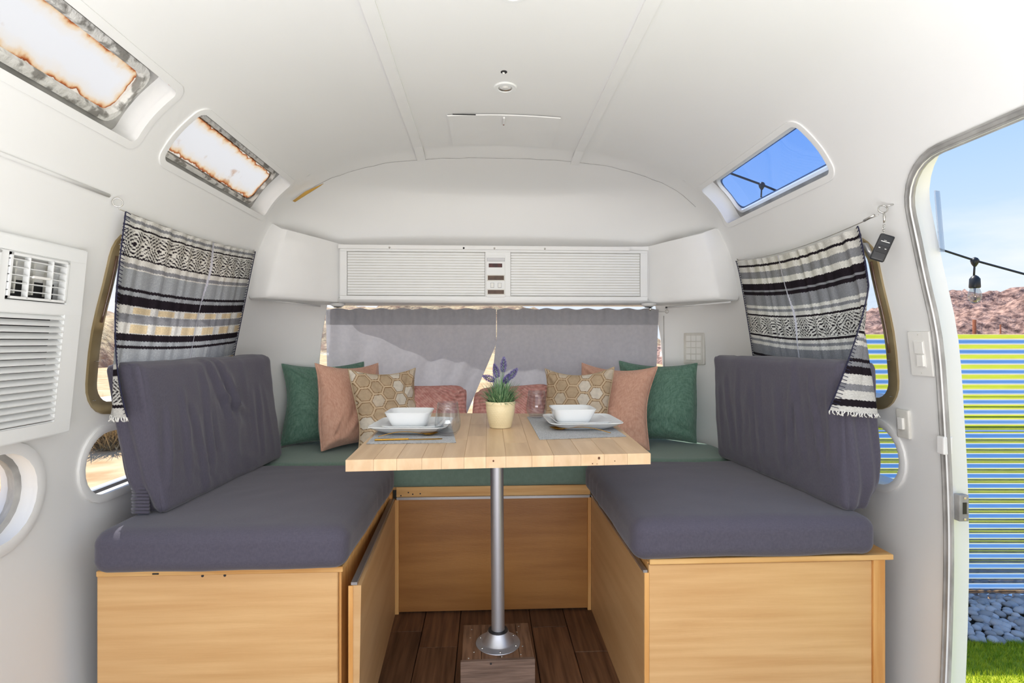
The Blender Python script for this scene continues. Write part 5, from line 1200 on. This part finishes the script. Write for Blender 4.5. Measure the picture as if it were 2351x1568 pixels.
# pebbles
pb = thing('pebble_bed', 'grey river pebble bed along the foot of the corrugated fence', 'pebbles', (*cf(3, 3.42), GZ))
stones = []
for k in range(10):
    bm = bmesh.new(); bmesh.ops.create_icosphere(bm, subdivisions=2 if k < 10 else 1, radius=1)
    sx, sy, sz = RNG.uniform(.8, 1.25), RNG.uniform(.7, 1), RNG.uniform(.5, .75)
    for v in bm.verts: f_ = 1+.22*noise.noise(v.co*1.3+Vector((k*7, 0, 0))); v.co = Vector((v.co.x*sx*f_, v.co.y*sy*f_, v.co.z*sz*f_))
    me = bpy.data.meshes.new('stone'); bm.to_mesh(me); bm.free(); finish(me, True); me.materials.append(M['stone']); stones.append(me)
def addstone(xc_, d_, z_, r_, i):
    o = bpy.data.objects.new('stone', stones[i % 10]); COL.objects.link(o); o.parent = pb; o.matrix_parent_inverse = Matrix.Translation(pb.location).inverted(); x_, y_ = cf(xc_, d_); o.location = (x_, y_, z_); o.scale = (r_, r_, r_); o.rotation_euler = (RNG.uniform(-.3, .3), RNG.uniform(-.3, .3), RNG.uniform(0, 6.28))
cnt = 0
for row in range(13):
    d_ = 3.16+.042*row
    for c_ in range(23):
        if cnt >= 298: break
        xc_ = 2.50+.056*c_+RNG.uniform(-.02, .02)+.028*(row % 2); addstone(xc_, d_+RNG.uniform(-.015, .015), GZ+.012+.035*math.sin(math.pi*row/13)+RNG.uniform(0, .018), RNG.uniform(.024, .040), RNG.integers(0, 10)); cnt += 1
bm = bmesh.new()
for k in range(900):
    xc_ = RNG.choice([RNG.uniform(1.5, 2.50), RNG.uniform(3.80, 6.5)]); d_ = RNG.uniform(3.15, 3.70); x_, y_ = cf(xc_, d_); r_ = RNG.uniform(.024, .038); res = bmesh.ops.create_icosphere(bm, subdivisions=1, radius=1, matrix=Matrix.Translation((x_, y_, GZ+.02)) @ Matrix.Rotation(RNG.uniform(0, 6), 4, 'Z') @ Matrix.Diagonal((r_*1.2, r_, r_*.65, 1)))
obj('stone_fill', bm, M['stone'], pb, True)['kind'] = 'stuff'
obj('gravel_base', quadz([cf(1.5, 3.145), cf(7.5, 3.145), cf(7.5, 3.66), cf(1.5, 3.66)], GZ-.02, GZ+.012), mat('dark_grit', sgb(92, 82, 74), .9, c2=sgb(130, 118, 104), scale=60), pb)
# string light through the doorway
def bulb(c_, k, label, tilt=0, s_=1.0):
    t_ = thing('string_light', label, 'string light', tuple(c_))
    def P_(pr): return L([(r_*s_, z_*s_) for r_, z_ in pr], 20, tuple(c_))
    obj('cord_junction', L([(.002, .014), (.010*s_, .010), (.016*s_, 0), (.012*s_, -.014), (.005*s_, -.026*s_)], 10, tuple(c_)), M['black'], t_, True)
    obj('lead', T([c_, c_+Vector((-.004, 0, -.07*s_))], .0038*s_, 8), M['black'], t_, True)
    obj('socket', P_([(.004, -.062), (.012, -.068), (.019, -.078), (.0205, -.112), (.019, -.116), (.010, -.116)]), M['black'], t_, True, 40)
    obj('glass_bulb', P_([(.014, -.114), (.018, -.124), (.0235, -.140), (.024, -.155), (.019, -.170), (.009, -.179), (.0005, -.181)]), glass('clear_bulb_glass', (.80, .80, .78), .16, .1), t_, True)
    obj('filament', T([c_+Vector((-.003, 0, -.115*s_)), c_+Vector((0, 0, -.155*s_)), c_+Vector((.003, 0, -.115*s_))], .0014, 5), M['gold'], t_, True); return t_
D1 = 2.30
jc = camp(2238, 598, D1)
sl1 = bulb(jc, 0, 'outdoor string light with a clear bulb crossing the doorway before the rocky hill', s_=1.0)
cd = T([camp(2090, 556, D1+.05), camp(2155, 571, D1+.02), jc, camp(2351, 629, D1-.08), camp(2600, 690, D1-.3)], .0045, 8)
obj('cord', cd, M['black'], sl1, True)
D2 = 2.75; j2 = camp(1749, 424, D2)
sl2 = bulb(j2, 1, 'outdoor string light whose black cord junction shows through the right skylight')
obj('cord', T([camp(1600, 365, D2+.1), camp(1680, 399, D2+.05), j2, camp(1800, 445, D2-.05), camp(1900, 480, D2-.1)], .0055, 8), M['black'], sl2, True)
# dry shrubs outside the left windows
def shrub(x_, y_, r_, label, seed):
    rs_ = np.random.default_rng(seed); VV = []; FF = []
    for k in range(420):
        a_ = rs_.uniform(0, 2*math.pi); d0 = (math.cos(a_)*rs_.uniform(.1, 1), math.sin(a_)*rs_.uniform(.1, 1), rs_.uniform(.3, 1.2)); blade(VV, FF, (x_+rs_.normal(0, r_*.15), y_+rs_.normal(0, r_*.15), GZ), d0, r_*rs_.uniform(.6, 1.2), .02, rs_.uniform(0, .6), 3)
    o = pyobj('dry_shrub', VV, FF, M['brush'], None, True); tag(o, label, 'shrub', 'dry shrubs outside the left windows')
shrub(-4.4, 4.6, .55, 'dry desert shrub outside the lower edge of the left side window', 1)
shrub(-6.2, 9.3, .8, 'larger dry shrub further off through the left side window', 2)
shrub(-2.9, 3.1, .35, 'dry brush clump outside the porthole under the air conditioner', 3)
shrub(-9, 10.5, .9, 'distant dry shrub at the near edge of the left side window', 4)
